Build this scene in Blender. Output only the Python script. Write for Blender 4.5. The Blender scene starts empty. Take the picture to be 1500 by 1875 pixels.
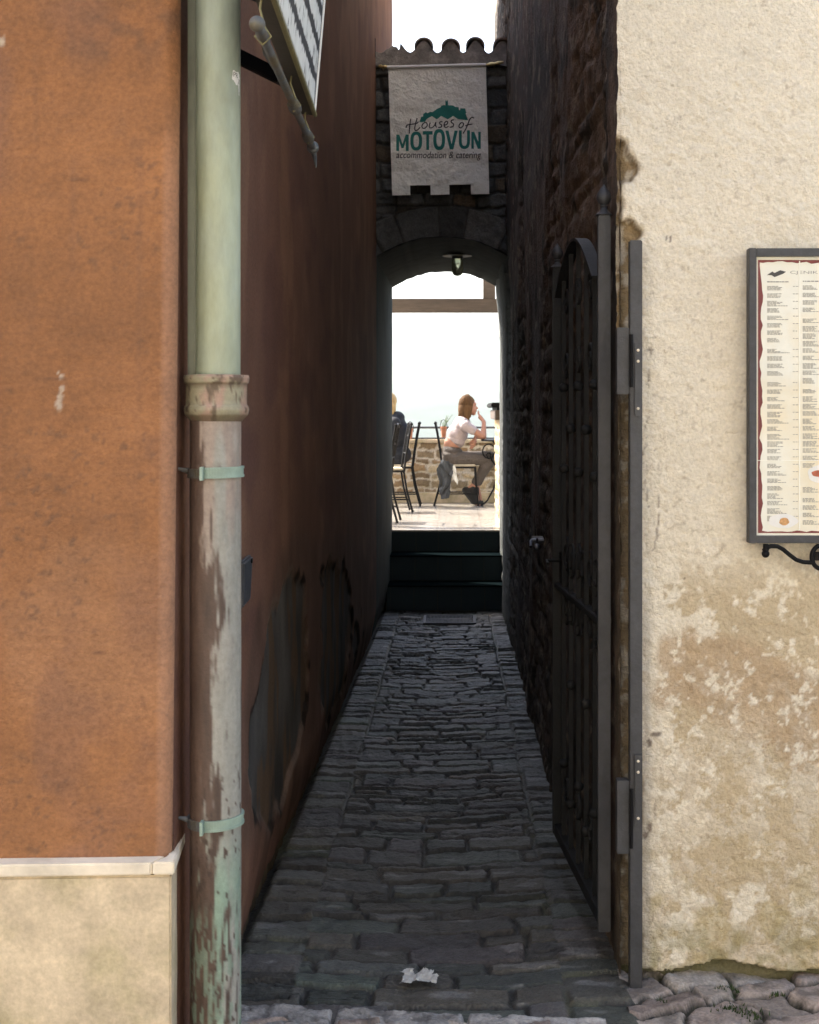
import bpy, bmesh, math, random
import numpy as np
from mathutils import Vector, Matrix, Euler

S = bpy.context.scene
COL = S.collection
F = 2604.0                       # focal length in pixels of the 1500 px wide photograph
CAMZ = 1.62
# ------------------------------------------------------------------ camera
cd = bpy.data.cameras.new('camera'); cam = bpy.data.objects.new('camera', cd); COL.objects.link(cam)
cam.location = (0, 0, CAMZ); cam.rotation_euler = (math.radians(90), 0, 0)
cd.sensor_fit = 'VERTICAL'; cd.sensor_height = 36; cd.sensor_width = 28.8; cd.lens = 50.0
cd.shift_x = -83 / 1875.0; cd.shift_y = -185.5 / 1875.0
cd.clip_start = 0.05; cd.clip_end = 30000
cd.dof.use_dof = True; cd.dof.focus_distance = 5.2; cd.dof.aperture_fstop = 16.0
S.camera = cam
# ------------------------------------------------------------------ light
SUN = Vector((-0.62, 0.42, 0.78)).normalized()
w = bpy.data.worlds.new('World'); S.world = w; w.use_nodes = True
nt = w.node_tree; nt.nodes.clear()
sky = nt.nodes.new('ShaderNodeTexSky'); sky.sky_type = 'NISHITA'; sky.sun_disc = False
sky.sun_elevation = math.asin(SUN.z); sky.sun_rotation = math.atan2(SUN.x, SUN.y)
sky.air_density = 1.0; sky.dust_density = 3.5; sky.ozone_density = 0.6
bg = nt.nodes.new('ShaderNodeBackground'); bg.inputs[1].default_value = 0.15
wo = nt.nodes.new('ShaderNodeOutputWorld')
nt.links.new(sky.outputs[0], bg.inputs[0]); nt.links.new(bg.outputs[0], wo.inputs[0])
sl = bpy.data.lights.new('sun', 'SUN'); sl.energy = 4.5; sl.angle = math.radians(0.55); sl.color = (1.0, 0.93, 0.82)
so = bpy.data.objects.new('sun', sl); COL.objects.link(so)
so.rotation_euler = SUN.to_track_quat('Z', 'Y').to_euler(); so.location = (-5, 5, 12)
vs = S.view_settings; vs.view_transform = 'Standard'; vs.look = 'None'; vs.gamma = 1.0; vs.exposure = 2.05
S.cycles.max_bounces = 10; S.cycles.diffuse_bounces = 6; S.cycles.glossy_bounces = 4
S.cycles.volume_bounces = 1; S.cycles.use_denoising = True
S.cycles.sample_clamp_indirect = 6.0

# ------------------------------------------------------------------ helpers
def P(px, py, Y):
    return Vector(((px - 833) / F * Y, Y, CAMZ - (py - 752) / F * Y))

def tag(o, label=None, cat=None, group=None, kind=None):
    if label: o['label'] = label
    if cat: o['category'] = cat
    if group: o['group'] = group
    if kind: o['kind'] = kind
    return o

def empty(name, loc, label, cat, group=None, rz=0.0):
    o = bpy.data.objects.new(name, None); COL.objects.link(o)
    o.location = loc; o.rotation_euler = (0, 0, rz); o.empty_display_size = 0.1
    return tag(o, label, cat, group)

def link(name, me, m=None, parent=None, smooth=False):
    o = bpy.data.objects.new(name, me); COL.objects.link(o)
    if m is not None: me.materials.append(m)
    if smooth: me.polygons.foreach_set('use_smooth', [True] * len(me.polygons))
    if parent is not None:
        o.parent = parent
        bpy.context.view_layer.update()
        o.matrix_parent_inverse = parent.matrix_world.inverted() if parent.parent is None else parent.matrix_world.inverted()
    return o

class MB:
    def __init__(s): s.v = []; s.f = []
    def add(s, vs, fs):
        b = len(s.v); s.v += [tuple(x) for x in vs]; s.f += [tuple(b + i for i in f) for f in fs]; return s
    def box(s, lo, hi):
        x0, y0, z0 = lo; x1, y1, z1 = hi
        return s.add([(x0,y0,z0),(x1,y0,z0),(x1,y1,z0),(x0,y1,z0),(x0,y0,z1),(x1,y0,z1),(x1,y1,z1),(x0,y1,z1)],
                     [(0,3,2,1),(4,5,6,7),(0,1,5,4),(1,2,6,5),(2,3,7,6),(3,0,4,7)])
    def obox(s, c, ax, ay, az):           # centre and three half-axis vectors
        c = Vector(c); ax = Vector(ax); ay = Vector(ay); az = Vector(az)
        vs = [c + i*ax + j*ay + k*az for k in (-1, 1) for i, j in ((-1,-1),(1,-1),(1,1),(-1,1))]
        return s.add(vs, [(0,3,2,1),(4,5,6,7),(0,1,5,4),(1,2,6,5),(2,3,7,6),(3,0,4,7)])
    def bar(s, a, b, w, h=None, up=(0,0,1)):
        a = Vector(a); b = Vector(b); d = (b - a); L = d.length; d.normalize(); up = Vector(up)
        if abs(d.dot(up)) > 0.98: up = Vector((0, 1, 0))
        r = d.cross(up).normalized(); u = r.cross(d).normalized(); h = h or w
        return s.obox((a + b) / 2, d * L / 2, r * w / 2, u * h / 2)
    def tube(s, path, r, n=8, cap=True):
        path = [Vector(p) for p in path]; m = len(path)
        rs = [float(q) for q in r] if isinstance(r, (list, tuple)) else [float(r)] * m
        rings = []; prev = None
        for i, p in enumerate(path):
            d = (path[min(i+1, m-1)] - path[max(i-1, 0)]).normalized()
            if prev is None:
                a = Vector((0, 0, 1)) if abs(d.z) < 0.9 else Vector((1, 0, 0))
                u = d.cross(a).normalized()
            else:
                u = (prev - d * prev.dot(d)).normalized()
            prev = u; vv = d.cross(u)
            rings.append([p + rs[i] * (math.cos(2*math.pi*k/n) * u + math.sin(2*math.pi*k/n) * vv) for k in range(n)])
        fs = []
        for i in range(m - 1):
            for k in range(n):
                k2 = (k + 1) % n
                fs.append((i*n + k, i*n + k2, (i+1)*n + k2, (i+1)*n + k))
        if cap: fs.append(tuple(range(n))[::-1]); fs.append(tuple((m-1)*n + k for k in range(n)))
        return s.add([v for rg in rings for v in rg], fs)
    def lathe(s, prof, o=(0,0,0), n=20, axis='z', sq=(1,1)):      # prof: list of (radius, height)
        o = Vector(o); vs = []; m = len(prof)
        for r, z in prof:
            for k in range(n):
                a = 2*math.pi*k/n; x = r*math.cos(a)*sq[0]; y = r*math.sin(a)*sq[1]
                vs.append(o + (Vector((x, y, z)) if axis == 'z' else Vector((x, z, y)) if axis == 'y' else Vector((z, x, y))))
        fs = [(i*n+k, i*n+(k+1) % n, (i+1)*n+(k+1) % n, (i+1)*n+k) for i in range(m-1) for k in range(n)]
        fs.append(tuple(range(n))[::-1]); fs.append(tuple((m-1)*n+k for k in range(n)))
        return s.add(vs, fs)
    def ball(s, c, r, n=12, sc=(1,1,1)):
        c = Vector(c); prof = [(max(1e-4, math.sin(math.pi*i/n)), -math.cos(math.pi*i/n)) for i in range(n+1)]
        vs = []; m = 2*n
        for rr, z in prof:
            for k in range(m):
                a = 2*math.pi*k/m; vs.append(c + Vector((r*sc[0]*rr*math.cos(a), r*sc[1]*rr*math.sin(a), r*sc[2]*z)))
        fs = [(i*m+k, i*m+(k+1) % m, (i+1)*m+(k+1) % m, (i+1)*m+k) for i in range(n) for k in range(m)]
        return s.add(vs, fs)
    def prism(s, pts, off):                # pts: 3D polygon; off: thickness vector
        n = len(pts); pts = [Vector(p) for p in pts]; off = Vector(off)
        return s.add(pts + [p + off for p in pts], [tuple(range(n))[::-1], tuple(range(n, 2*n))] + [(i, (i+1) % n, (i+1) % n + n, i + n) for i in range(n)])
    def build(s, name, m, parent=None, smooth=False, bevel=0, recalc=True, seg=2, col=None):
        me = bpy.data.meshes.new(name); me.from_pydata(s.v, [], s.f)
        if recalc or bevel:
            bm = bmesh.new(); bm.from_mesh(me); bmesh.ops.recalc_face_normals(bm, faces=bm.faces)
            if bevel:
                es = [e for e in bm.edges if len(e.link_faces) == 2 and e.calc_face_angle(0) > 0.6]
                bmesh.ops.bevel(bm, geom=es, offset=bevel, segments=seg, affect='EDGES', clamp_overlap=True)
            bm.to_mesh(me); bm.free()
        o = link(name, me, m, parent, smooth)
        if smooth:
            try: me.set_sharp_from_angle(angle=math.radians(45))
            except Exception: pass
        return o

# numpy value noise -------------------------------------------------------
def _h(ix, iy, seed):
    n = (ix.astype(np.int64) * 374761393 + iy.astype(np.int64) * 668265263 + seed * 2147483647 + 1013904223) & 0xffffffff
    n = ((n ^ (n >> 13)) * 1274126177) & 0xffffffff
    n = ((n ^ (n >> 16)) * 2246822519) & 0xffffffff
    return ((n ^ (n >> 15)) & 0xffffff) / float(0xffffff)
def noise(x, y, seed=0):
    x = np.asarray(x, float); y = np.asarray(y, float)
    ix = np.floor(x); iy = np.floor(y); fx = x - ix; fy = y - iy
    fx = fx*fx*(3 - 2*fx); fy = fy*fy*(3 - 2*fy)
    a = _h(ix, iy, seed); b = _h(ix+1, iy, seed); c = _h(ix, iy+1, seed); d = _h(ix+1, iy+1, seed)
    return (a*(1-fx) + b*fx)*(1-fy) + (c*(1-fx) + d*fx)*fy
def fbm(x, y, seed=0, o=4, g=0.5):
    s = 0; a = 1; t = 0
    for i in range(o):
        s = s + a*noise(x*2**i + 17.3*i, y*2**i + 5.1*i, seed + i); t += a; a *= g
    return s / t
def sst(e0, e1, x):
    t = np.clip((x - e0) / (e1 - e0), 0, 1); return t*t*(3 - 2*t)
def inpoly(x, y, poly):
    r = np.zeros(np.shape(x), bool); n = len(poly)
    for i in range(n):
        x0, y0 = poly[i]; x1, y1 = poly[(i+1) % n]
        if y0 == y1: continue
        c = ((y0 > y) != (y1 > y)) & (x < (x1 - x0)*(y - y0)/(y1 - y0) + x0)
        r ^= c
    return r
def mixc(a, b, t):
    return np.asarray(a)*(1 - t[..., None]) + np.asarray(b)*t[..., None]

def grid(name, pos, m, col=None, parent=None, smooth=True, keep=None, flip=False):
    """pos (n,m,3) array -> quad sheet with a colour attribute."""
    n, k, _ = pos.shape
    idx = np.arange(n*k).reshape(n, k)
    q = np.stack([idx[:-1, :-1], idx[1:, :-1], idx[1:, 1:], idx[:-1, 1:]], -1).reshape(-1, 4)
    if flip: q = q[:, ::-1]
    if keep is not None:
        kk = keep[:-1, :-1] & keep[1:, :-1] & keep[1:, 1:] & keep[:-1, 1:]
        q = q[kk.reshape(-1)]
    me = bpy.data.meshes.new(name)
    me.vertices.add(n*k); me.vertices.foreach_set('co', pos.reshape(-1).astype(np.float32))
    nf = len(q); me.loops.add(nf*4); me.loops.foreach_set('vertex_index', q.reshape(-1).astype(np.int32))
    me.polygons.add(nf); me.polygons.foreach_set('loop_start', np.arange(nf, dtype=np.int32)*4)
    try: me.polygons.foreach_set('loop_total', np.full(nf, 4, np.int32))
    except Exception: pass
    me.update(calc_edges=True)
    if col is not None:
        a = me.color_attributes.new('Col', 'FLOAT_COLOR', 'POINT')
        c = np.ones((n*k, 4), np.float32); c[:, :3] = np.clip(col, 0, 1).reshape(-1, 3)
        a.data.foreach_set('color', c.reshape(-1))
    return link(name, me, m, parent, smooth)

def courses(u, v, seed, hr, wr, wob=0.01, wf=6.0, edge=0.012):
    """irregular coursed stones over (u, v): returns height 0..1, id, local (a, b) in 0..1"""
    rnd = random.Random(seed)
    vv = v + wob*(noise(u*wf, v*wf*0.7, seed)*2 - 1) + wob*0.35*(noise(u*wf*4, v*wf*4, seed+9)*2 - 1)
    uu = u + wob*(noise(u*wf*1.3, v*wf*1.3, seed+3)*2 - 1) + wob*0.35*(noise(u*wf*4, v*wf*4, seed+7)*2 - 1)
    lo = float(vv.min()) - 0.3; hi = float(vv.max()) + 0.3; b = [lo]
    while b[-1] < hi: b.append(b[-1] + rnd.uniform(*hr))
    b = np.array(b); r = np.clip(np.searchsorted(b, vv, side='right') - 1, 0, len(b) - 2)
    dv = np.minimum(vv - b[r], b[r+1] - vv); lb = (vv - b[r])/(b[r+1] - b[r])
    du = np.zeros_like(u); la = np.zeros_like(u); ids = np.zeros(u.shape, np.int64)
    ulo = float(uu.min()) - 0.5; uhi = float(uu.max()) + 0.5
    for k in np.unique(r):
        mk = r == k; c = [ulo - rnd.random()*wr[1]]
        while c[-1] < uhi: c.append(c[-1] + rnd.uniform(*wr))
        c = np.array(c); x = uu[mk]; j = np.clip(np.searchsorted(c, x, side='right') - 1, 0, len(c) - 2)
        du[mk] = np.minimum(x - c[j], c[j+1] - x); la[mk] = (x - c[j])/(c[j+1] - c[j]); ids[mk] = k*1000 + j
    d = 1/np.sqrt(1/np.maximum(du, 1e-4)**2 + 1/np.maximum(dv, 1e-4)**2)*1.2
    h = sst(0.15*edge, edge, d)
    return h, ids, la, lb, d
def rid(ids, seed): return _h(ids, ids*0 + 7, seed)

# materials ---------------------------------------------------------------
def mat(name, col=(.5,.5,.5), rough=.8, var=.15, scale=6, bump=.15, bscale=80, attr=False, metallic=0., var2=0., scale2=60,
        tint=None, bdist=.004, spec=.5, stretch=(1,1,1), coat=0.):
    m = bpy.data.materials.new(name); m.use_nodes = True; t = m.node_tree; N = t.nodes; L = t.links
    b = N['Principled BSDF']; b.inputs['Roughness'].default_value = rough; b.inputs['Metallic'].default_value = metallic
    b.inputs['Specular IOR Level'].default_value = spec; b.inputs['Coat Weight'].default_value = coat
    tc = N.new('ShaderNodeTexCoord'); mp = N.new('ShaderNodeMapping'); mp.inputs['Scale'].default_value = stretch
    L.new(tc.outputs['Object'], mp.inputs[0])
    if attr:
        a = N.new('ShaderNodeAttribute'); a.attribute_name = 'Col'; src = a.outputs['Color']
    else:
        a = N.new('ShaderNodeRGB'); a.outputs[0].default_value = (*col, 1); src = a.outputs[0]
    def nz(sc, det=4):
        n = N.new('ShaderNodeTexNoise'); n.inputs['Scale'].default_value = sc; n.inputs['Detail'].default_value = det
        n.inputs['Roughness'].default_value = .62; L.new(mp.outputs[0], n.inputs['Vector']); return n
    if tint is not None:
        n = nz(scale*.6, 6); r = N.new('ShaderNodeMapRange'); r.inputs[1].default_value = .45; r.inputs[2].default_value = .62
        L.new(n.outputs[0], r.inputs[0]); mx = N.new('ShaderNodeMix'); mx.data_type = 'RGBA'
        mx.inputs[7].default_value = (*tint, 1); L.new(src, mx.inputs[6]); L.new(r.outputs[0], mx.inputs[0]); src = mx.outputs[2]
    for v, sc in ((var, scale), (var2, scale2)):
        if v <= 0: continue
        n = nz(sc, 5); r = N.new('ShaderNodeMapRange'); r.inputs[1].default_value = .3; r.inputs[2].default_value = .7
        r.inputs[3].default_value = 1 - v; r.inputs[4].default_value = 1 + v; L.new(n.outputs[0], r.inputs[0])
        mx = N.new('ShaderNodeVectorMath'); mx.operation = 'SCALE'; L.new(src, mx.inputs[0]); L.new(r.outputs[0], mx.inputs['Scale']); src = mx.outputs[0]
    L.new(src, b.inputs['Base Color'])
    n = nz(scale*2, 4); r = N.new('ShaderNodeMapRange'); r.inputs[3].default_value = max(0, rough-.12); r.inputs[4].default_value = min(1, rough+.12)
    L.new(n.outputs[0], r.inputs[0]); L.new(r.outputs[0], b.inputs['Roughness'])
    if bump > 0:
        n = nz(bscale, 5); bp = N.new('ShaderNodeBump'); bp.inputs['Strength'].default_value = bump; bp.inputs['Distance'].default_value = bdist
        L.new(n.outputs[0], bp.inputs['Height']); L.new(bp.outputs[0], b.inputs['Normal'])
    return m

M = dict(
 orange=mat('orange_render', rough=.9, attr=True, var=.12, scale=9, var2=.19, scale2=95, bump=.8, bscale=110, bdist=.005, stretch=(1,1,1.15)),
 redside=mat('red_render', rough=.95, attr=True, var=.10, scale=5, var2=.16, scale2=90, bump=.4, bscale=120, bdist=.003, spec=.1),
 cream=mat('cream_render', rough=.92, attr=True, var=.05, scale=12, var2=.12, scale2=110, bump=1., bscale=95, bdist=.010),
 plinth=mat('limestone_plinth', (.54,.445,.31), .7, .22, 9, .25, 90, var2=.14, scale2=90, tint=(.40,.34,.21)),
 cap=mat('plinth_cap', (.68,.61,.49), .7, .22, 10, .2, 90),
 stone=mat('rough_stone', rough=.88, attr=True, var=.22, scale=16, var2=.3, scale2=80, bump=1., bscale=70, bdist=.012),
 paving=mat('paving_stone', rough=.52, attr=True, var=.22, scale=22, var2=.4, scale2=100, bump=1., bscale=80, bdist=.010),
 street=mat('street_stone', rough=.8, attr=True, var=.2, scale=18, var2=.3, scale2=110, bump=.9, bscale=90, bdist=.008),
 iron=mat('painted_iron', (.052,.055,.062), .55, .2, 15, .3, 130, metallic=.25, var2=.12),
 darkiron=mat('dark_iron', (.006,.006,.007), .6, .2, 15, .2, 130, spec=.15),
 bracket=mat('grey_bracket_iron', (.11,.12,.13), .6, .25, 20, .4, 130, metallic=.3, tint=(.12,.10,.06)),
 gold=mat('aged_gilt_trim', (.20,.18,.085), .55, .25, 25, .3, 90, metallic=.2),
 signdark=mat('dark_sign_wood', (.05,.045,.035), .8, .2, 15, .3, 60),
 signface=mat('weathered_sign_paint', rough=.7, attr=True, var=.08, scale=20, bump=.3, bscale=90),
 pipedark=mat('shaded_pipe_seam', (.13,.14,.10), .6, .3, 6, .2, 60),
 pipegreen=mat('pale_green_pipe_paint', (.31,.36,.29), .5, .22, 6, .35, 40, var2=.08, tint=(.29,.32,.215), stretch=(1,1,.35)),
 pipemetal=mat('cast_iron_pipe', rough=.6, attr=True, var=.1, scale=14, var2=.12, scale2=90, bump=.5, bscale=90, bdist=.003),
 clamp=mat('green_pipe_clamp', (.24,.33,.28), .5, .2, 20, .3, 90),
 white=mat('white_paint', (.8,.8,.78), .6, .05, 10, .1, 60),
 paper=mat('poster_paper', (.74,.74,.66), .45, .05, 6, .05, 40, tint=(.74,.68,.52)),
 maroon=mat('maroon_border', (.17,.028,.03), .5, .15, 40, .05, 40),
 ink=mat('grey_print', (.26,.26,.25), .6, .1, 30, 0, 1),
 inkd=mat('dark_print', (.06,.06,.06), .6, .1, 30, 0, 1),
 fold=mat('paper_fold', (.82,.82,.74), .4, 0, 10, 0, 1),
 orangefood=mat('food_print', (.55,.30,.12), .5, .3, 120, 0, 1),
 redfood=mat('red_food_print', (.40,.10,.05), .5, .3, 120, 0, 1),
 greyprint=mat('plate_print', (.72,.72,.70), .5, .05, 30, 0, 1),
 banner=mat('banner_cloth', (.80,.79,.74), .85, .05, 3, .9, 13, bdist=.05, var2=.03, scale2=200),
 teal=mat('teal_print', (.012,.16,.14), .8, .08, 30, .1, 60),
 black=mat('black_print', (.015,.015,.02), .8, .05, 30, 0, 1),
 rod=mat('white_plastic_rod', (.6,.6,.6), .4, .05, 10, 0, 1),
 brass=mat('brass_bracket', (.45,.36,.18), .4, .2, 30, .1, 60, metallic=.8),
 mortar=mat('grey_mortar', (.20,.18,.165), .95, .25, 12, .8, 60, var2=.2, tint=(.33,.30,.27), bdist=.01),
 rooftile=mat('old_roof_tile', (.20,.14,.11), .9, .25, 10, .6, 60, tint=(.22,.19,.16)),
 wood=mat('weathered_beam', (.085,.066,.056), .85, .25, 6, .5, 40, var2=.15, stretch=(.15,1,1)),
 glass=mat('frosted_lamp_glass', (.85,.9,.7), .2, .1, 12, .05, 40),
 steel=mat('chrome_tap', (.22,.23,.26), .5, .1, 20, 0, 1, metallic=.9),
 tilewall=mat('tiled_riser', (.13,.16,.16), .4, .1, 5, .1, 40),
 terracotta=mat('terracotta', (.42,.17,.09), .8, .15, 12, .2, 60),
 leaf=mat('potted_leaf', (.10,.15,.05), .6, .3, 30, 0, 1),
 moss=mat('moss', (.030,.055,.010), .9, .3, 60, .4, 90),
 tshirt=mat('pale_tshirt', (.36,.30,.305), .85, .05, 8, .8, 16, bdist=.035),
 trousers=mat('grey_trousers', (.080,.066,.058), .9, .15, 8, .8, 16, bdist=.035),
 skin=mat('skin', (.34,.165,.11), .5, .05, 8, 0, 1),
 hairb=mat('fair_brown_hair', (.095,.050,.022), .8, .3, 40, .6, 120, stretch=(1,1,.12), var2=.3, scale2=120, spec=.2),
 shoe=mat('dark_shoe', (.008,.008,.009), .8, .1, 10, 0, 1),
 jacket=mat('navy_jacket', (.006,.008,.014), .9, .15, 8, .4, 20, bdist=.012),
 denim=mat('grey_jacket', (.055,.06,.068), .9, .15, 10, .4, 25, bdist=.01),
 whitecloth=mat('white_cloth', (.7,.7,.68), .85, .05, 8, .2, 25),
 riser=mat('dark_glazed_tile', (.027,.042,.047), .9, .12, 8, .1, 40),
 gateiron=mat('shaded_gate_iron', (.016,.017,.018), .6, .2, 15, .3, 130, spec=.25),  # darker iron copy, alley shade put into the colour of inner gate parts
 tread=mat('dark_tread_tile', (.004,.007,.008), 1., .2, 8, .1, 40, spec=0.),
 vault=mat('dark_vault_plaster', (.030,.033,.033), .95, .3, 8, .6, 40, spec=.05),  # one even, very dark plaster tone
 scrap=mat('dull_white_blotch', (.50,.49,.45), .8, .2, 30, .3, 90),
 cushion=mat('chair_cushion', (.45,.40,.32), .85, .08, 10, .2, 60),
 roofplain=mat('roof_slab', (.25,.13,.08), .9, .2, 5, .3, 40),
 backwall=mat('opposite_render', (.62,.565,.46), .9, .08, 2, .3, 60),
)
# tile floor
def tiles(name, c1, c2, grout, sx, sy, rough, off=(0,0,0), w=.012):
    m = mat(name, c1, rough, .06, 3, .05, 40); t = m.node_tree; N = t.nodes; L = t.links; b = N['Principled BSDF']
    tc = N.new('ShaderNodeTexCoord'); mp = N.new('ShaderNodeMapping'); mp.inputs['Location'].default_value = off
    L.new(tc.outputs['Object'], mp.inputs[0])
    br = N.new('ShaderNodeTexBrick'); br.offset = 0; br.squash = 1
    br.inputs['Color1'].default_value = (*c1, 1); br.inputs['Color2'].default_value = (*c2, 1); br.inputs['Mortar'].default_value = (*grout, 1)
    br.inputs['Scale'].default_value = 1; br.inputs['Mortar Size'].default_value = w/2; br.inputs['Mortar Smooth'].default_value = 0.1
    br.inputs['Brick Width'].default_value = sx; br.inputs['Row Height'].default_value = sy
    L.new(mp.outputs[0], br.inputs['Vector']); L.new(br.outputs['Color'], b.inputs['Base Color'])
    return m
M['floortile'] = tiles('terrace_tile', (.27,.25,.225), (.25,.23,.205), (.15,.13,.11), .215, .43, .22, (.17,.02,0), .006)

M['glass'].node_tree.nodes['Principled BSDF'].inputs['Transmission Weight'].default_value = .75
# ================================================================== SETTING
def spaced(a, b, f0, f1=None):
    """positions from a to b whose step grows with the value (f0 = step per metre of distance)"""
    out = [a]
    while out[-1] < b - 1e-6: out.append(min(b, out[-1] + f0*abs(out[-1]) if f1 is None else out[-1] + f1))
    return np.array(out)
def gz(Y): return np.where(np.asarray(Y) > 4, -0.0235*(np.asarray(Y) - 4), 0.0)

# terrain: the hill town's hill falling away to the valley, wooded ridges beyond
def terrain():
    rr = np.concatenate([[0.01, 10, 22], np.geomspace(26, 9000, 110)]); aa = np.linspace(0, 2*math.pi, 241)
    R, A = np.meshgrid(rr, aa, indexing='ij'); X = R*np.sin(A); Y = R*np.cos(A)
    fall = -0.9 - 190*sst(22, 520, R) - 5*sst(20, 40, R)
    ridge = (230 + 330*fbm(X/1300 + 3, Y/1300 + 8, 5, 5))*sst(900, 3200, R) + 160*sst(3000, 8500, R)*fbm(X/2500, Y/2500, 9, 4)
    Z = fall + ridge + 6*fbm(X/60, Y/60, 4, 4)*sst(30, 90, R) + 9*fbm(X/25, Y/25, 14, 3)*sst(900, 1500, R)
    c = mixc((.032, .052, .040), (.085, .11, .075), sst(.5, .62, fbm(X/260, Y/260, 21, 4)))
    o = grid('hills', np.stack([X, Y, Z], -1), mat('hill_cover', rough=.95, attr=True, var=.3, scale=.02, bump=0), c, flip=False)
    tag(o, kind='structure')
terrain()

# ---------------------------------------------------------------- paving of the alley
def alley():
    xs = np.arange(-0.70, 0.535, 0.0066); ys = spaced(3.70, 12.93, 0.00125)
    Y, X = np.meshgrid(ys, xs, indexing='ij')
    jl = -0.462 - 0.005*(Y - 6) + .012*(noise(Y*3, Y*0, 3) - .5); jr = 0.31 + .012*(noise(Y*3, Y*0 + 4, 8) - .5)
    wob = 0.028*(noise(X*1.4, Y*0.6, 2) - .5)
    hc, ic, a, b, dc = courses(X, Y + wob + 0.02*np.sin(X*2.2 + Y*.5), 11, (.065, .165), (.13, .40), .009, 7, .014)
    hl, il, a2, b2, dl = courses(X*0.2 + 10, Y + .03*X, 12, (.09, .22), (3, 4), .008, 7, .013)
    hs = np.where(X < jl, hl, hc); ids = np.where(X < jl, il + 500000, ic); lb = np.where(X < jl, b2, b)
    hr, ir, a3, b3, d3 = courses(X*0.3 + 20, Y - .04*X, 13, (.09, .22), (3, 4), .008, 7, .013)
    hs = np.where(X > jr, hr, hs); ids = np.where(X > jr, ir + 900000, ids); lb = np.where(X > jr, b3, lb)
    # the line joints
    for j in (jl, jr):
        hs = hs*(1 - sst(.012, .003, np.abs(X - j))*sst(.36, .52, fbm(Y*2.5, Y*0 + j, 64, 3)))
    hs = hs*sst(.0, .03, X + .655)*sst(0, .03, .50 - X)
    worn = sst(.38, .62, fbm(X*5, Y*4, 31, 4))
    r1 = rid(ids, 1); r2 = rid(ids, 2); r3 = rid(ids, 3)
    tilt = (r2 - .35)*.014*(.5 - lb)*2
    base = gz(Y) + .018*(fbm(X*2.1, Y*1.2, 5, 3) - .5) - .014*np.exp(-((X + .08)/.28)**2)
    st = (.009 + .008*r1)*(.6 + .4*worn)
    rough = .0125*(fbm(X*26, Y*20, 8, 4) - .5) + .003*(fbm(X*90, Y*70, 18, 3) - .5)
    cr_ = sst(.018, .004, np.abs(fbm(X*2.0, Y*13, 91, 4) - .5))*sst(.45, .6, fbm(X*3, Y*3, 92, 3)); Z = base - .006*cr_*hs + hs*(st + tilt + rough) + (1 - hs)*(-.007 + .004*fbm(X*50, Y*50, 6, 3))
    shade = .50 + .95*r3 + .35*(fbm(X*9, Y*9, 41, 4) - .5)
    stone = np.stack([.060 + .016*r1, .066 + .010*r2, .060 + .008*r1], -1)*shade[..., None]
    warm = sst(.62, .8, rid(ids, 5)); stone = mixc(stone, np.stack([.068 + 0*X, .062 + 0*X, .050 + 0*X], -1)*shade[..., None], warm)
    nearj = np.minimum(np.abs(X - jl), np.abs(X - jr)); lightm = np.maximum(sst(.016, .006, nearj)*.8, sst(.5, .6, fbm(X*4, Y*3, 46, 3))*.5*sst(7, 4.5, Y))
    mort = np.ones(X.shape + (3,))*np.array([.028, .027, .024]); mort = mixc(mort, np.array([.090, .088, .078]), lightm)*(.7 + .6*fbm(X*30, Y*30, 44, 3))[..., None]
    mossy = sst(.5, .65, fbm(X*6, Y*3, 51, 4))*sst(.25, .45, np.abs(X + .08))
    mort = mixc(mort, np.stack([.07 + 0*X, .075 + 0*X, .045 + 0*X], -1), mossy)
    c = mixc(mort, stone, sst(.2, .7, hs))
    c = mixc(c, c*.25, cr_*.8)
    streaks = sst(.70, .76, fbm(X*5, Y*18, 61, 3))*sst(.5, .9, hs)*.35
    c = mixc(c, np.ones_like(c)*.3, streaks)
    tag(grid('alley_path', np.stack([X, Y, Z], -1), M['paving'], c, flip=True), kind='structure')
alley()

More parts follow.
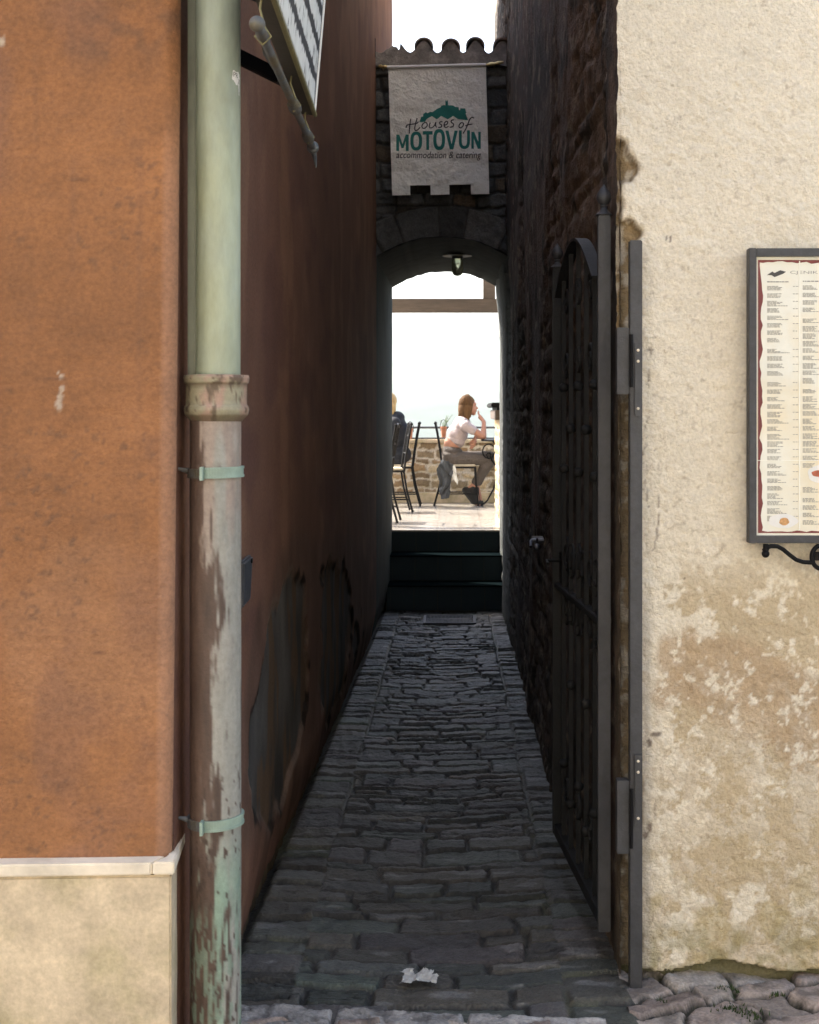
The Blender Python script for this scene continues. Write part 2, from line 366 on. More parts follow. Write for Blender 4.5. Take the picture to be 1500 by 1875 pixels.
# ---------------------------------------------------------------- street and threshold kerb
def street():
    xs = np.concatenate([np.arange(-7, -.9, .12), np.arange(-.9, 1.6, .0068), np.arange(1.6, 7.1, .12)])
    ys = np.concatenate([np.arange(-4.2, 3.2, .1), np.arange(3.2, 4.11, .0062)])
    Y, X = np.meshgrid(ys, xs, indexing='ij')
    ang = .42; U = X*math.cos(ang) + Y*math.sin(ang); V = -X*math.sin(ang) + Y*math.cos(ang)
    h, ids, la, lb, d = courses(U, V, 77, (.085, .15), (.10, .28), .034, 7, .017)
    r1 = rid(ids, 1); r2 = rid(ids, 2); r3 = rid(ids, 3)
    fine = (np.abs(X) < 1.7) & (Y > 3.15)
    Z = -.022 + h*(.016 + .016*r1 + .02*(r2 - .5)*(lb - .5)*2 + .022*(fbm(X*14, Y*14, 5, 5) - .5)) + .006*(fbm(X*70, Y*70, 3, 3) - .5)
    Z = Z + .012*sst(.9, .4, X)
    tone = (.75 + .5*r3)[..., None]
    st = mixc(np.stack([.27 + 0*X, .215 + 0*X, .19 + 0*X], -1), np.stack([.34 + 0*X, .31 + 0*X, .275 + 0*X], -1), r2)*tone
    gap = np.stack([.035 + 0*X, .032 + 0*X, .020 + 0*X], -1)
    gap = mixc(gap, np.stack([.05 + 0*X, .085 + 0*X, .02 + 0*X], -1), sst(.55, .68, fbm(X*9, Y*9, 66, 3)))
    dirt = sst(.5, .7, fbm(X*14, Y*14, 67, 4)); st = mixc(st, st*.5, dirt)
    c = mixc(gap, st, sst(.15, .6, h))
    keep = ~((Y > 3.735) & (X < .462) & (X > -.72))
    tag(grid('street', np.stack([X, Y, Z], -1), M['street'], c, keep=keep, flip=True), kind='structure')
    xs = np.arange(-.66, .40, .006); t = np.linspace(0, 1, 44)
    T, X = np.meshgrid(t, xs, indexing='ij')
    far = 3.850 - .10*np.clip((X + .6)/.95, 0, 1)**1.3 + .012*(noise(X*9, X*0, 5) - .5) + .006*(noise(X*40, X*0, 6) - .5)
    Y = 3.50 + (far - 3.50)*T
    edge = sst(0, .06, T)*sst(0, .05, 1 - T)
    seam = np.minimum.reduce([np.abs(X - s - .02*(T - .5)) for s in (-.33, .02)])
    Z = -.02 + edge*(.040 + .016*(fbm(X*8, Y*8, 3, 4) - .5) + .012*(fbm(X*45, Y*45, 4, 4) - .5))*sst(-.004, .012, seam)
    pit = sst(.56, .68, fbm(X*38, Y*38, 12, 4)); Z -= pit*.005
    g = (.33 + .36*(fbm(X*12, Y*12, 15, 4) - .5))[..., None]*np.array([1.0, .97, .93])
    c = mixc(g, g*.42, pit*.8)
    tag(grid('kerb', np.stack([X, Y, Z], -1), M['street'], c, flip=True), kind='structure')
street()

# ---------------------------------------------------------------- left building, orange render
lb = empty('plaster_house', (-3.3, 8.2, 0), 'tall house in blotchy orange-brown render with pale stone plinth, left of the alley', 'house')
def pxof(X, Y, Z): return 833 + X/Y*F, 752 + (CAMZ - Z)/Y*F
def left_front():
    xs = np.concatenate([np.arange(-6.0, -1.15, .06), np.arange(-1.15, -.622, .005)])
    arc = [(-.617 + .032*math.sin(t), .032*(1 - math.cos(t))) for t in np.linspace(0, math.pi/2, 9)]
    sx = np.concatenate([xs, [a[0] for a in arc]]); sy = np.concatenate([xs*0, [a[1] for a in arc]])
    zs = np.concatenate([np.arange(.66, 2.75, .006), np.arange(2.75, 6.31, .1)])
    Z, XX = np.meshgrid(zs, sx, indexing='ij'); YY = np.broadcast_to(sy, XX.shape) + 2.93 + (XX + .617)*.045*(XX < -.617)
    px, py = pxof(XX, YY, Z)
    lean = (Z - 1.0)*.010*sst(-.8, -.6, XX)
    d = .004*(fbm(XX*7, Z*7, 1, 4) - .5) + .0022*(fbm(XX*60, Z*60, 2, 3) - .5)
    pos = np.stack([XX + lean, YY + d, Z], -1)
    base = np.array([.262, .118, .048]); c = np.ones(XX.shape + (3,))*base
    bl = fbm(XX*2.6, Z*2.2, 7, 5); c = c*(1 + .95*(bl - .5))[..., None]
    c = mixc(c, np.array([.28, .145, .075]), .5*sst(.48, .66, fbm(XX*3.3, Z*2.6, 17, 5)))
    c = mixc(c, np.array([.19, .095, .055]), .6*sst(.55, .72, fbm(XX*5 + 4, Z*3.2, 27, 5)))
    sp = sst(.66, .74, fbm(XX*70, Z*70, 31, 3))*sst(.45, .65, fbm(XX*5, Z*4, 32, 3)); c = mixc(c, np.array([.10, .06, .04]), .45*sp)
    for cx, cy, rx, ry, s in ((260, 40, 110, 60, .5), (200, 90, 70, 40, .35), (230, 260, 40, 60, .3)):
        g = np.exp(-((px - cx)/rx)**2 - ((py - cy)/ry)**2)*sst(.4, .65, fbm(XX*30, Z*30, 33, 4)); c = mixc(c, np.array([.12, .07, .045]), s*g)
    c = mixc(c, np.array([.22, .11, .07]), .5*sst(1400, 1570, py)*sst(.35, .6, fbm(XX*8, Z*8, 35, 4)))
    strip = sst(286, 294, px + 8*sst(1500, 0, py)*0)*sst(120, 380, py); c = mixc(c, np.array([.34, .185, .115]), .6*strip)
    for cx, cy, r in ((112, 690, 5), (114, 712, 6), (110, 727, 7), (108, 742, 8), (2, 76, 9), (106, 683, 3)):
        g = sst(1.1, .6, np.hypot((px - cx)/r, (py - cy)/r*.8) + .5*(fbm(XX*200, Z*200, 8, 2) - .5)); c = mixc(c, np.array([.42, .36, .29]), g*.75)
    tr_ = fbm(XX*9, Z*75, 61, 4) - .5; pos[..., 1] += .0025*tr_; c = c*(1 + .10*tr_)[..., None]
    for y0, a0, a1 in ((690, 60, 300), (1196, 20, 310), (330, 0, 190), (985, 130, 300)):
        yy = y0 + 14*(fbm(XX*6, XX*0, y0, 4) - .5); g = sst(1.6, .5, np.abs(py - yy))*sst(a0, a0 + 30, px)*sst(a1, a1 - 30, px)*sst(.4, .55, fbm(XX*12, XX*0 + 3, y0 + 1, 3)); c = mixc(c, np.array([.10, .05, .03]), .5*g)
    for x0, l in ((60, 300), (132, 520), (205, 260), (248, 600)):
        g = np.exp(-((px - x0 - 9*(fbm(Z*3, Z*0, x0, 3) - .5))/7)**2)*sst(l*3, 0, py)*sst(.42, .6, fbm(XX*20, Z*4, x0, 3)); c = mixc(c, np.array([.15, .08, .05]), .30*g)
    grid('wall', pos, M['orange'], c, lb, flip=False)
left_front()
PA = [(470,1490),(455,1420),(458,1330),(478,1270),(492,1190),(500,1120),(520,1085),(535,1062),(545,1070),(557,1038),(562,1075),(566,1200),(560,1300),(540,1400),(520,1470),(495,1520)]
PB = [(585,1300),(590,1180),(588,1100),(592,1050),(602,1030),(612,1040),(618,1005),(628,1040),(640,1060),(645,1130),(642,1180),(632,1260),(612,1330)]
PC = [(652,1150),(656,1128),(661,1150),(660,1200),(653,1215),(648,1190)]
def left_side():
    ys = np.concatenate([np.linspace(2.960, 3.2, 20), spaced(3.215, 13.6, .0028)])
    zs = np.concatenate([np.arange(-.35, 3.0, .0125), np.arange(3.0, 5.8, .03), np.arange(5.8, 6.31, .1)])
    Z, Y = np.meshgrid(zs, ys, indexing='ij')
    X = -.587 - .012*sst(3.1, 3.8, Y) + .014*(fbm(Y*.8, Z*.8, 2, 3) - .5) + .0035*(fbm(Y*9, Z*9, 3, 4) - .5)
    low = gz(Y)
    X = X - .045*sst(.30, 0, Z - low)*sst(3.6, 4.6, Y)*0.9
    px, py = pxof(-.6, Y, Z)
    wx = px + 22*(fbm(Y*5, Z*9, 4, 5) - .5); wy = py + 70*(fbm(Y*6, Z*6, 5, 5) - .5)
    pa = inpoly(wx, wy, PA) | inpoly(wx, wy, PB) | inpoly(wx, wy, PC)
    foot = (Z - low) < (.05 + .12*fbm(Y*4, Y*0, 6, 4)*sst(8, 4, Y))
    base = np.array([.175, .090, .060]); c = np.ones(Z.shape + (3,))*base*(1 + .45*(fbm(Y*2, Z*1.3, 7, 5) - .5))[..., None]
    c = mixc(c, np.array([.24, .13, .08]), .6*sst(.5, .68, fbm(Y*4, Z*2.5, 17, 5)))
    c = mixc(c, np.array([.12, .06, .05]), .5*sst(.55, .7, fbm(Y*1.7, Z*4, 37, 5)))
    grey = np.array([.078, .074, .068])*(1 + 1.5*(fbm(Y*5, Z*3, 9, 5) - .5))[..., None]
    grey = mixc(grey, np.array([.11, .072, .045]), sst(.48, .62, fbm(Y*7, Z*3, 19, 4)))
    m = np.where(pa, 1., 0.)
    for _ in range(1): m[1:-1, 1:-1] = (m[1:-1, 1:-1]*2 + m[:-2, 1:-1] + m[2:, 1:-1] + m[1:-1, :-2] + m[1:-1, 2:])/6
    halo = sst(.30, .0, np.hypot(0, 0) + 1 - np.clip(fbm(Y*3, Z*2, 77, 4)*1.3, 0, 1))*0
    near = inpoly(px + 40*(fbm(Y*3, Z*3, 14, 4) - .5), py + 110*(fbm(Y*3, Z*3, 15, 4) - .5), [(450,1560),(440,1300),(480,1120),(540,980),(620,960),(690,1060),(690,1200),(620,1400),(560,1520)])
    nf = np.where(near, 1., 0.)
    for _ in range(14): nf[1:-1, 1:-1] = (nf[1:-1, 1:-1] + nf[:-2, 1:-1] + nf[2:, 1:-1] + nf[1:-1, :-2] + nf[1:-1, 2:])/5
    c = mixc(c, np.array([.12, .072, .052])*(1 + 1.0*(fbm(Y*6, Z*4, 16, 4) - .5))[..., None], .75*nf)
    c = mixc(c, grey, m)
    rim2 = np.zeros_like(m); rim2[2:-2, 2:-2] = np.abs(m[4:, 2:-2] - m[:-4, 2:-2]) + np.abs(m[2:-2, 4:] - m[2:-2, :-4]); c = mixc(c, np.array([.17, .12, .09]), np.clip(rim2, 0, 1)*sst(.5, .62, fbm(Y*7, Z*7, 93, 3))*.8); c = mixc(c, np.array([.015, .012, .01]), np.clip(rim2, 0, 1)*sst(.5, .4, fbm(Y*7, Z*7, 93, 3))*.9)
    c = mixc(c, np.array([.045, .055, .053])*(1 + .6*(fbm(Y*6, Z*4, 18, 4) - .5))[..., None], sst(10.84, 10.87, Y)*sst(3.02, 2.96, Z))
    c = mixc(c, np.array([.10, .08, .055])*(1 + .5*(fbm(Y*20, Z*20, 10, 3) - .5))[..., None], np.where(foot, 1., 0.))
    low_dark = sst(.6, 0, Z - low)*sst(.4, .6, fbm(Y*6, Z*6, 29, 4)); c = mixc(c, c*.5, low_dark*.7)  # blotchy darkening towards the foot of the wall
    X = X - .011*m - np.where(foot, .012 + .02*fbm(Y*14, Z*14, 11, 3), 0) + m*.004*(fbm(Y*12, Z*12, 12, 3) - .5)
    grid('wall', np.stack([X, Y, Z], -1), M['redside'], c, lb, flip=True)
left_side()
MB().box((-6, 3.0, -.3), (-.70, 13.57, 6.28)).build('wall', M['backwall'], lb)
MB().box((-.80, 13.58, -.3), (-.606, 13.62, 6.28)).build('corner_strip', M['cap'], lb, bevel=.004) if False else None
MB().prism([(-6.3, 2.6, 6.22), (-.585, 2.8, 6.22), (-.585, 14.0, 6.22), (-6.3, 14.0, 6.22)], (0, 0, .18)).build('roof', M['roofplain'], lb, bevel=.02)
pl = MB()
pl.prism([(-6, 2.66, -.12), (-.577, 2.893, -.12), (-.600, 3.16, -.12), (-.66, 3.2, -.12), (-6, 3.02, -.12)], (0, 0, .795))
pl.build('plinth', M['plinth'], lb, bevel=.004)
def capstrip():
    b = MB(); z0, z1 = .677, .702
    b.prism([(-6, 2.655, z0), (-.617, 2.886, z0), (-.595, 2.93, z0), (-.66, 2.95, z0), (-6, 2.9, z0)], (0, 0, z1 - z0))
    b.build('plinth_cap', M['cap'], lb, bevel=.003)
    b = MB()
    b.prism([(-.6155, 2.8865, z0), (-.570, 2.888, z0), (-.594, 3.17, z0), (-.62, 3.17, z0), (-.5935, 2.931, z0)], (0, 0, z1 - z0 + .001))
    b.build('plinth_cap', M['cap'], lb, bevel=.003)
capstrip()

# ---------------------------------------------------------------- right building, cream render over stone
rb = empty('cream_house', (3.2, 8.8, 0), 'house in stained cream roughcast with a bare dark stone side, right of the alley', 'house')
B1 = [(1110,240),(1130,250),(1141,256),(1152,270),(1161,292),(1166,315),(1160,328),(1145,332),(1138,345),(1137,400),(1110,400)]
B2 = [(1120,392),(1136,398),(1142,408),(1156,402),(1170,412),(1179,428),(1176,443),(1160,452),(1168,480),(1164,700),(1166,900),(1162,1200),(1170,1500),(1168,1800),(1120,1900)]
def right_front():
    xs = np.concatenate([np.arange(.452, 1.36, .0056), np.arange(1.36, 6.1, .07)])
    zs = np.concatenate([np.arange(-.03, 2.86, .0062), np.arange(2.86, 7.41, .1)])
    Z, X = np.meshgrid(zs, xs, indexing='ij')
    px, py = pxof(X, 4.05, Z)
    e = .463 + .010*(fbm(Z*9, Z*0, 4, 5) - .5) + .006*(fbm(Z*60, Z*0, 44, 3) - .5) + .009*sst(560, 900, py)
    X2 = np.maximum(X, e)
    wx = px + 20*(fbm(X*28, Z*28, 4, 5) - .5); wy = py + 26*(fbm(X*40, Z*40, 5, 4) - .5)
    bite = (inpoly(wx, wy, B1) | inpoly(wx, wy, B2)) & (px < 1260)
    bm = np.where(bite, 1., 0.)
    for _ in range(2):
        k = bm.copy(); k[1:-1, 1:-1] = (bm[1:-1, 1:-1]*2 + bm[:-2, 1:-1] + bm[2:, 1:-1] + bm[1:-1, :-2] + bm[1:-1, 2:])/6; bm = k
    rough = .0085*(fbm(X*30, Z*34, 6, 3) - .5) + .0080*(fbm(X*85 + Z*20, Z*85, 16, 3) - .5)
    d = rough*sst(60, 200, py) + rough*.55*(1 - sst(60, 200, py)) + .012*(fbm(X*2.5, Z*2.5, 26, 3) - .5)
    foot_z = .004 + .040*fbm(X*9, X*0 + 1, 7, 5) + .022*np.exp(-((px - 1310)/70)**2)
    under = np.where(Z < foot_z, 1., 0.)
    Y = 4.05 - d + bm*(.020 + .012*fbm(X*50, Z*50, 8, 3)) + under*.035
    c = np.ones(X.shape + (3,))*np.array([.77, .705, .575])
    c = c*(1 + .10*(fbm(X*4, Z*4, 9, 4) - .5))[..., None]
    # weathering below the board
    n = fbm(X*9, Z*9, 10, 5); n2 = fbm(X*30, Z*30, 20, 4); n3 = fbm(X*75, Z*75, 22, 3)
    lower = sst(960, 1120, py)
    stain = sst(.50, .545, .42*n + .36*n2 + .22*n3 + .13*sst(960, 1080, py)*sst(1150, 1450, px) - .035)*lower*sst(1175, 1230, px)
    c = mixc(c, np.array([.47, .36, .205]), .75*stain)
    patch = inpoly(px + 70*(n - .5) + 50*(n2 - .5), py + 90*(n - .5) + 60*(n2 - .5), [(1192,1140),(1260,1150),(1300,1165),(1400,1195),(1520,1225),(1520,1440),(1450,1400),(1390,1370),(1300,1330),(1240,1290),(1192,1290)])
    pf = np.where(patch, 1., 0.)
    for _ in range(5): pf[1:-1, 1:-1] = (pf[1:-1, 1:-1] + pf[:-2, 1:-1] + pf[2:, 1:-1] + pf[1:-1, :-2] + pf[1:-1, 2:])/5
    pf = pf*sst(.36, .42, .5*n2 + .5*n3)
    c = mixc(c, np.array([.46, .34, .215])*(1 + .35*(n2 - .5))[..., None], pf*.8)
    pale = sst(.50, .55, .6*fbm(X*14, Z*14, 24, 5) + .4*n3)*sst(1260, 1420, py); c = mixc(c, np.array([.66, .58, .45]), pale*.8)
    yel = sst(1480, 1650, py)*sst(.42, .58, fbm(X*11, Z*11, 25, 5)); c = mixc(c, np.array([.46, .37, .19]), .6*yel)
    low = sst(1620, 1780, py)*sst(.35, .6, fbm(X*16, Z*16, 28, 5)); c = mixc(c, np.array([.27, .235, .10]), .65*low)
    jamb = sst(1196, 1186, px)*sst(1050, 1150, py); c = mixc(c, np.array([.52, .47, .39]), jamb*.7)
    spots = sst(.70, .76, n3)*.35*sst(.4, .6, n2); c = mixc(c, np.array([.30, .22, .14]), spots)
    # scratches and hair cracks
    for pts in ([(1190,640),(1183,700),(1188,760),(1180,830),(1186,930)], [(1195,820),(1210,870),(1203,950),(1196,1010)], [(1208,1420),(1196,1520),(1186,1560)], [(1196,1600),(1198,1680),(1206,1760)]):
        for (x0, y0), (x1, y1) in zip(pts, pts[1:]):
            L2 = (x1-x0)**2 + (y1-y0)**2; t = np.clip(((wx-x0)*(x1-x0) + (wy-y0)*(y1-y0))/L2, 0, 1)
            dd = np.hypot(wx - x0 - t*(x1-x0), wy - y0 - t*(y1-y0)); g = sst(2.2, .8, dd)*.6*sst(.4, .55, fbm(X*25, Z*25, 55, 3)); c = mixc(c, np.array([.2, .15, .11]), g)
    for cx, cy, rx, ry in ((1190,1515,5,10),(1181,1530,5,8),(1189,1360,4,10),(1173,830,6,5),(1253,1060,2,2),(1228,438,2,5),(1221,436,2,3),(1190,640,7,5),(1200,1345,10,5)):
        g = sst(1.2, .7, np.hypot((px-cx)/rx, (py-cy)/ry) + .8*(n3 - .5)); c = mixc(c, np.array([.13, .09, .07]), .8*g)
    tan = np.array([.24, .175, .095])*(1 + .7*(fbm(X*50, Z*20, 56, 4) - .5))[..., None]
    tan = mixc(tan, np.array([.42, .37, .29]), sst(.48, .6, fbm(X*30, Z*30, 57, 4)))
    tan = mixc(tan, tan*.45, sst(560, 700, py)*.9)
    c = mixc(c, tan, sst(.25, .6, bm))
    rim = sst(.1, .4, bm)*sst(.9, .5, bm); c = mixc(c, np.array([.20, .13, .055]), .6*rim)
    c = mixc(c, np.array([.10, .10, .05]), under*.85)  # dark greenish foot, the gap's shadow painted into its colour
    grid('render_coat', np.stack([X2, Y, Z], -1), M['cream'], c, rb, flip=False)
right_front()
def right_side():
    ys = np.concatenate([np.linspace(4.052, 4.25, 24), spaced(4.26, 13.62, .0030)])
    zs = np.concatenate([np.arange(-.35, 3.1, .0125), np.arange(3.1, 5.8, .022), np.arange(5.8, 7.41, .1)])
    Z, Y = np.meshgrid(zs, ys, indexing='ij')
    h, ids, la, lb_, d = courses(Y*.8, Z, 201, (.07, .20), (.10, .38), .032, 4, .035)
    r1 = rid(ids, 1); r2 = rid(ids, 2); r3 = rid(ids, 3)
    wv = fbm(Y*1.1, Z*.9, 3, 4) - .5
    X = .472 - .030*sst(4.6, 6.0, Y) - .035*sst(9, 10.8, Y)*sst(2.2, 3, Z) + .02*sst(11.8, 13, Y)*sst(2.9, 2.2, Z) + .040*wv*sst(4.05, 4.6, Y)
    cov = sst(.44, .60, fbm(Y*1.3 + .15*Z, Z*.45 + .3*Y, 71, 5) + .10*sst(1.9, 3.0, Z))          # remains of old render
    stone_d = h*(.004 + .010*r1) + .020*(fbm(Y*9, Z*10, 5, 5) - .5) + .012*np.abs(fbm(Y*24, Z*22, 55, 3) - .5)*2 + .006*(r2 - .5)*(lb_ - .5)*2
    stone_d = stone_d*sst(4.05, 4.5, Y)
    X = X - (1 - cov)*stone_d - sst(4.05, 4.5, Y)*cov*(.024 + .009*(fbm(Y*9, Z*9, 6, 4) - .5)) - .005*(fbm(Y*40, Z*40, 7, 3) - .5)
    X = np.where(Y < 4.09, np.maximum(X, .4655), X)
    tone = (.6 + .8*r3)[..., None]
    st = mixc(np.array([.070, .046, .031])*tone, np.array([.085, .068, .049])*tone, r2)
    st = mixc(st, np.array([.030, .026, .021]), .7*sst(.5, .66, fbm(Y*3, Z*2.4, 9, 5)))
    mo = np.array([.055, .039, .026])*(1 + .7*(fbm(Y*16, Z*16, 10, 4) - .5))[..., None]
    c = mixc(mo, st, sst(.2, .6, h))
    gr = np.array([.060, .052, .047])*(1 + .6*(fbm(Y*7, Z*5, 11, 4) - .5))[..., None]; gr = mixc(gr, np.array([.10, .060, .045]), sst(.5, .65, fbm(Y*2.2 + 7, Z*.8, 12, 4)))
    c = mixc(c, gr, cov)
    c = c*(1 + 1.3*(fbm(Y*34, Z*11, 84, 4) - .5))[..., None]
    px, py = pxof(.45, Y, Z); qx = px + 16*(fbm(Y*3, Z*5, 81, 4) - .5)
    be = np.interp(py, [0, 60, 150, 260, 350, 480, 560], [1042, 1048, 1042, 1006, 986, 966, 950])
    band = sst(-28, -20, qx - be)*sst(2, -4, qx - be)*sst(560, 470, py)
    c = mixc(c, c*.45, sst(be - 18, be - 30, qx)*sst(600, 450, py)*sst(20, 140, py + .5*(1000 - px)))  # shade of the recess painted in, fading out where sky lightens the wall
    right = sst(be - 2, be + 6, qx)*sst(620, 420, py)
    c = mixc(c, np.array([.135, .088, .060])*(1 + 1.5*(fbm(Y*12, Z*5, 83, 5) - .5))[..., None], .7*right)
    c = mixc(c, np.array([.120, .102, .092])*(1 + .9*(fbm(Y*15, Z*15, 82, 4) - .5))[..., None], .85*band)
    c = mixc(c, np.array([.022, .020, .016]), .85*sst(.56, .70, fbm(Y*6, Z*5, 13, 5)))
    c = mixc(c, np.array([.24, .20, .155]), .7*sst(.63, .72, fbm(Y*11, Z*14, 14, 4)))
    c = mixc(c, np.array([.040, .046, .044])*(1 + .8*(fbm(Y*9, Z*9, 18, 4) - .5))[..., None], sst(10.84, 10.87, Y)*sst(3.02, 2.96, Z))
    c = mixc(c, np.array([.62, .57, .48]), sst(5.34, 5.42, Z))  # unseen pale wall top, raised and added to bounce sun onto the banner
    jamb = sst(4.2, 4.1, Y)*sst(2.3, 2.0, Z); c = mixc(c, np.array([.11, .078, .042])*(1 + 1.2*(fbm(Y*30, Z*5, 15, 4) - .5))[..., None], .85*jamb)
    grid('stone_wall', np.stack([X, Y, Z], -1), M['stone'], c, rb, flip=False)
right_side()
MB().box((.56, 4.12, -.3), (6, 13.57, 7.38)).build('wall', M['backwall'], rb)
MB().prism([(.445, 3.95, 7.32), (6.3, 3.7, 7.32), (6.3, 14, 7.32), (.445, 14, 7.32)], (0, 0, .18)).build('roof', M['roofplain'], rb, bevel=.02)
# opposite side of the street (behind the camera): the sunlit front that lights the shaded ones
ob = empty('street_house', (0, -6, 0), 'sunlit pale house front across the street from the alley', 'house')
wl = MB(); wl.box((-9, -8, -.3), (9, -4.2, 7.5)); wl.build('wall', M['backwall'], ob)
MB().box((-9.3, -8.2, 7.5), (9.3, -3.9, 7.7)).build('roof', M['roofplain'], ob)
for x in (-5, -2, 1.2, 4.4):
    MB().box((x, -4.22, 3.4), (x + .9, -4.16, 4.9)).build('window', M['signdark'], ob)

# ---------------------------------------------------------------- arched wall with banner
aw = empty('arch_wall', (-.09, 11.0, 0), 'dark rubble stone wall with a low arch over the alley end, topped by curved roof tiles', 'wall')
AX, AZ, AR = -.09, 2.95 - .909, .909
def arch_z(x): return AZ + np.sqrt(np.maximum(AR**2 - (np.asarray(x) - AX)**2, 1e-6))
def arch_front():
    xs = np.arange(-.66, .50, .0075); ts = np.linspace(0, 1, 210)
    T, X = np.meshgrid(ts, xs, indexing='ij')
    a = arch_z(np.clip(X, -.66, .48)) + .008*(noise(X*30, X*0, 3) - .5); top = 4.32 + .05*(fbm(X*5, X*0, 8, 3) - .5)
    Z = a + (top - a)*T
    r = np.hypot(X - AX, Z - AZ); th = np.arctan2(X - AX, Z - AZ)
    hv, iv, *_ = courses(th*.95, r*0 + .5, 301, (.9, 1.0), (.15, .30), .006, 8, .018)
    hh, ih, la, lbb, _ = courses(X, Z, 305, (.05, .15), (.12, .34), .018, 6, .022)
    vo = r < AR + .235 + .03*(noise(th*9, th*0, 5) - .5)
    h = np.where(vo, hv*sst(0, .02, AR + .235 - r), hh); ids = np.where(vo, iv + 7000000, ih)
    r1 = rid(ids, 1); r2 = rid(ids, 2); r3 = rid(ids, 4)
    Y = 10.86 - h*(.006 + .030*r1) - .030*(fbm(X*18, Z*18, 6, 4) - .5) - .02*(fbm(X*3, Z*3, 7, 3) - .5)
    st = mixc(np.array([.085, .085, .08])*(.55 + .8*r3)[..., None], np.array([.10, .072, .045])*(.6 + .7*r3)[..., None], sst(.7, .9, r2))
    c = mixc(np.array([.045, .042, .038])*(1 + .6*(fbm(X*20, Z*20, 9, 3) - .5))[..., None], st, sst(.2, .6, h))
    c = mixc(c, np.array([.40, .37, .33]), .6*sst(4.05, 4.3, Z)*sst(.4, .6, fbm(X*8, Z*8, 19, 4)))
    grid('stone_face', np.stack([X, Y, Z], -1), M['stone'], c, aw, flip=False)
arch_front()
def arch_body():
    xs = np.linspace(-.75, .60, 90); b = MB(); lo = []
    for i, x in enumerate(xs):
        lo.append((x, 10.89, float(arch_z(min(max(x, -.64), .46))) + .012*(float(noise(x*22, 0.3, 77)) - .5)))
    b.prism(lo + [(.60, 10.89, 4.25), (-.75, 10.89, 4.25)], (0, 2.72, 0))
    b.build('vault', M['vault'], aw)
arch_body()
def roof_edge():
    # mortar bed under the tiles
    xs = np.arange(-.64, .46, .012); b = MB(); prof = []
    crest = lambda x: 4.382 + .046*math.cos(2*math.pi*float(np.interp(x, [-.44, -.235, -.03, .155, .36, .56], [-1, 0, 1, 2, 3, 4])))
    top = []
    for x in xs:
        z = crest(x) + .012*(float(fbm(x*25, 0.2, 5, 3)) - .5)
        if x < -.42: z = 4.33 + .05*math.exp(-((x + .47)/.05)**2) + .02*(float(noise(x*50, 0, 2)))
        top.append((x, 10.79, z))
    bot = [(x, 10.79, 4.235 + .03*(float(noise(x*9, 1, 4)) - .5)) for x in xs]
    b.prism(bot + top[::-1], (0, .4, 0)); b.build('mortar_bed', M['mortar'], aw)
    for k, (cx, up) in enumerate(((-.235, .006), (-.03, -.004), (.155, .010), (.36, .004))):
        b = MB(); n = 14; ro, ri = .072, .058; L = 1.1; sl = .10
        def ring(y, r, zz): return [(cx + r*math.cos(math.pi*i/n), y, zz + r*math.sin(math.pi*i/n)*.95) for i in range(n + 1)]
        z0 = 4.375 + up; o0 = ring(10.77 - .01*(k % 2), ro, z0); i0 = ring(10.77 - .01*(k % 2), ri, z0); o1 = ring(10.77 + L, ro*.9, z0 - sl); i1 = ring(10.77 + L, ri*.9, z0 - sl)
        vs = o0 + i0 + o1 + i1; m = n + 1; fs = []
        for i in range(n):
            fs += [(i, i+1, m+i+1, m+i), (i, 2*m+i, 2*m+i+1, i+1), (m+i, m+i+1, 3*m+i+1, 3*m+i), (2*m+i, 3*m+i, 3*m+i+1, 2*m+i+1)]
        b.add(vs, fs).build('roof_tile', M['rooftile'], aw, smooth=True)
    b = MB(); b.prism([(-.62, 11.15, 4.30), (.45, 11.15, 4.30), (.45, 13.6, 4.05), (-.62, 13.6, 4.05)], (0, 0, .05)); b.build('roof', M['rooftile'], aw)
    MB().tube([(-.602, 10.7, 4.28), (-.602, 10.7, 4.42)], .006, 6).build('iron_pin', M['darkiron'], aw)
roof_edge()

# ---------------------------------------------------------------- steps, grate, terrace
def steps():
    st = MB(); st.box((-.62, 13.262, -.5), (.47, 13.7, .262)); st.box((-.62, 12.912, -.5), (.47, 13.262, .026)); st.box((-.62, 13.612, -.5), (.47, 13.75, .452))
    o = st.build('steps', M['signdark']); tag(o, kind='structure')
    tw = .214
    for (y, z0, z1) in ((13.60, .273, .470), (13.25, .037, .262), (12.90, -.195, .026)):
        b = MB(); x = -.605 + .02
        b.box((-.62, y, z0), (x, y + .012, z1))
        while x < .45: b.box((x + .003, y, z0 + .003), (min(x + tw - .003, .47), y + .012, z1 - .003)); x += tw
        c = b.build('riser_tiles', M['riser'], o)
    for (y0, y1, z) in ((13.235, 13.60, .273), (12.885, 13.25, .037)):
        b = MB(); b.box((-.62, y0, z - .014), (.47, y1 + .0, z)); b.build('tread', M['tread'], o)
steps()
tf = MB(); tf.box((-6, 13.580, .462), (6.5, 18.4, .480)); tag(tf.build('terrace', M['floortile'], bevel=.003), kind='structure')
tf = MB(); tf.box((-6, 13.64, -2), (6.5, 18.4, .450)); tag(tf.build('terrace_base', M['mortar']), kind='structure')
def grate():
    b = MB(); z = float(gz(12.2)) + .012; x0, x1, y0, y1 = -.26, .17, 12.0, 12.45
    for a, c in (((x0, y0), (x1, y0)), ((x0, y1), (x1, y1)), ((x0, y0), (x0, y1)), ((x1, y0), (x1, y1))):
        b.bar((a[0], a[1], z), (c[0], c[1], z), .02, .024)
    for i in range(1, 36):
        x = x0 + (x1 - x0)*i/36; b.bar((x, y0, z), (x, y1, z), .004, .02)
    tag(b.build('drain_grate', M['iron']), 'dark metal drain grate set in the paving before the tiled steps', 'grate')
grate()
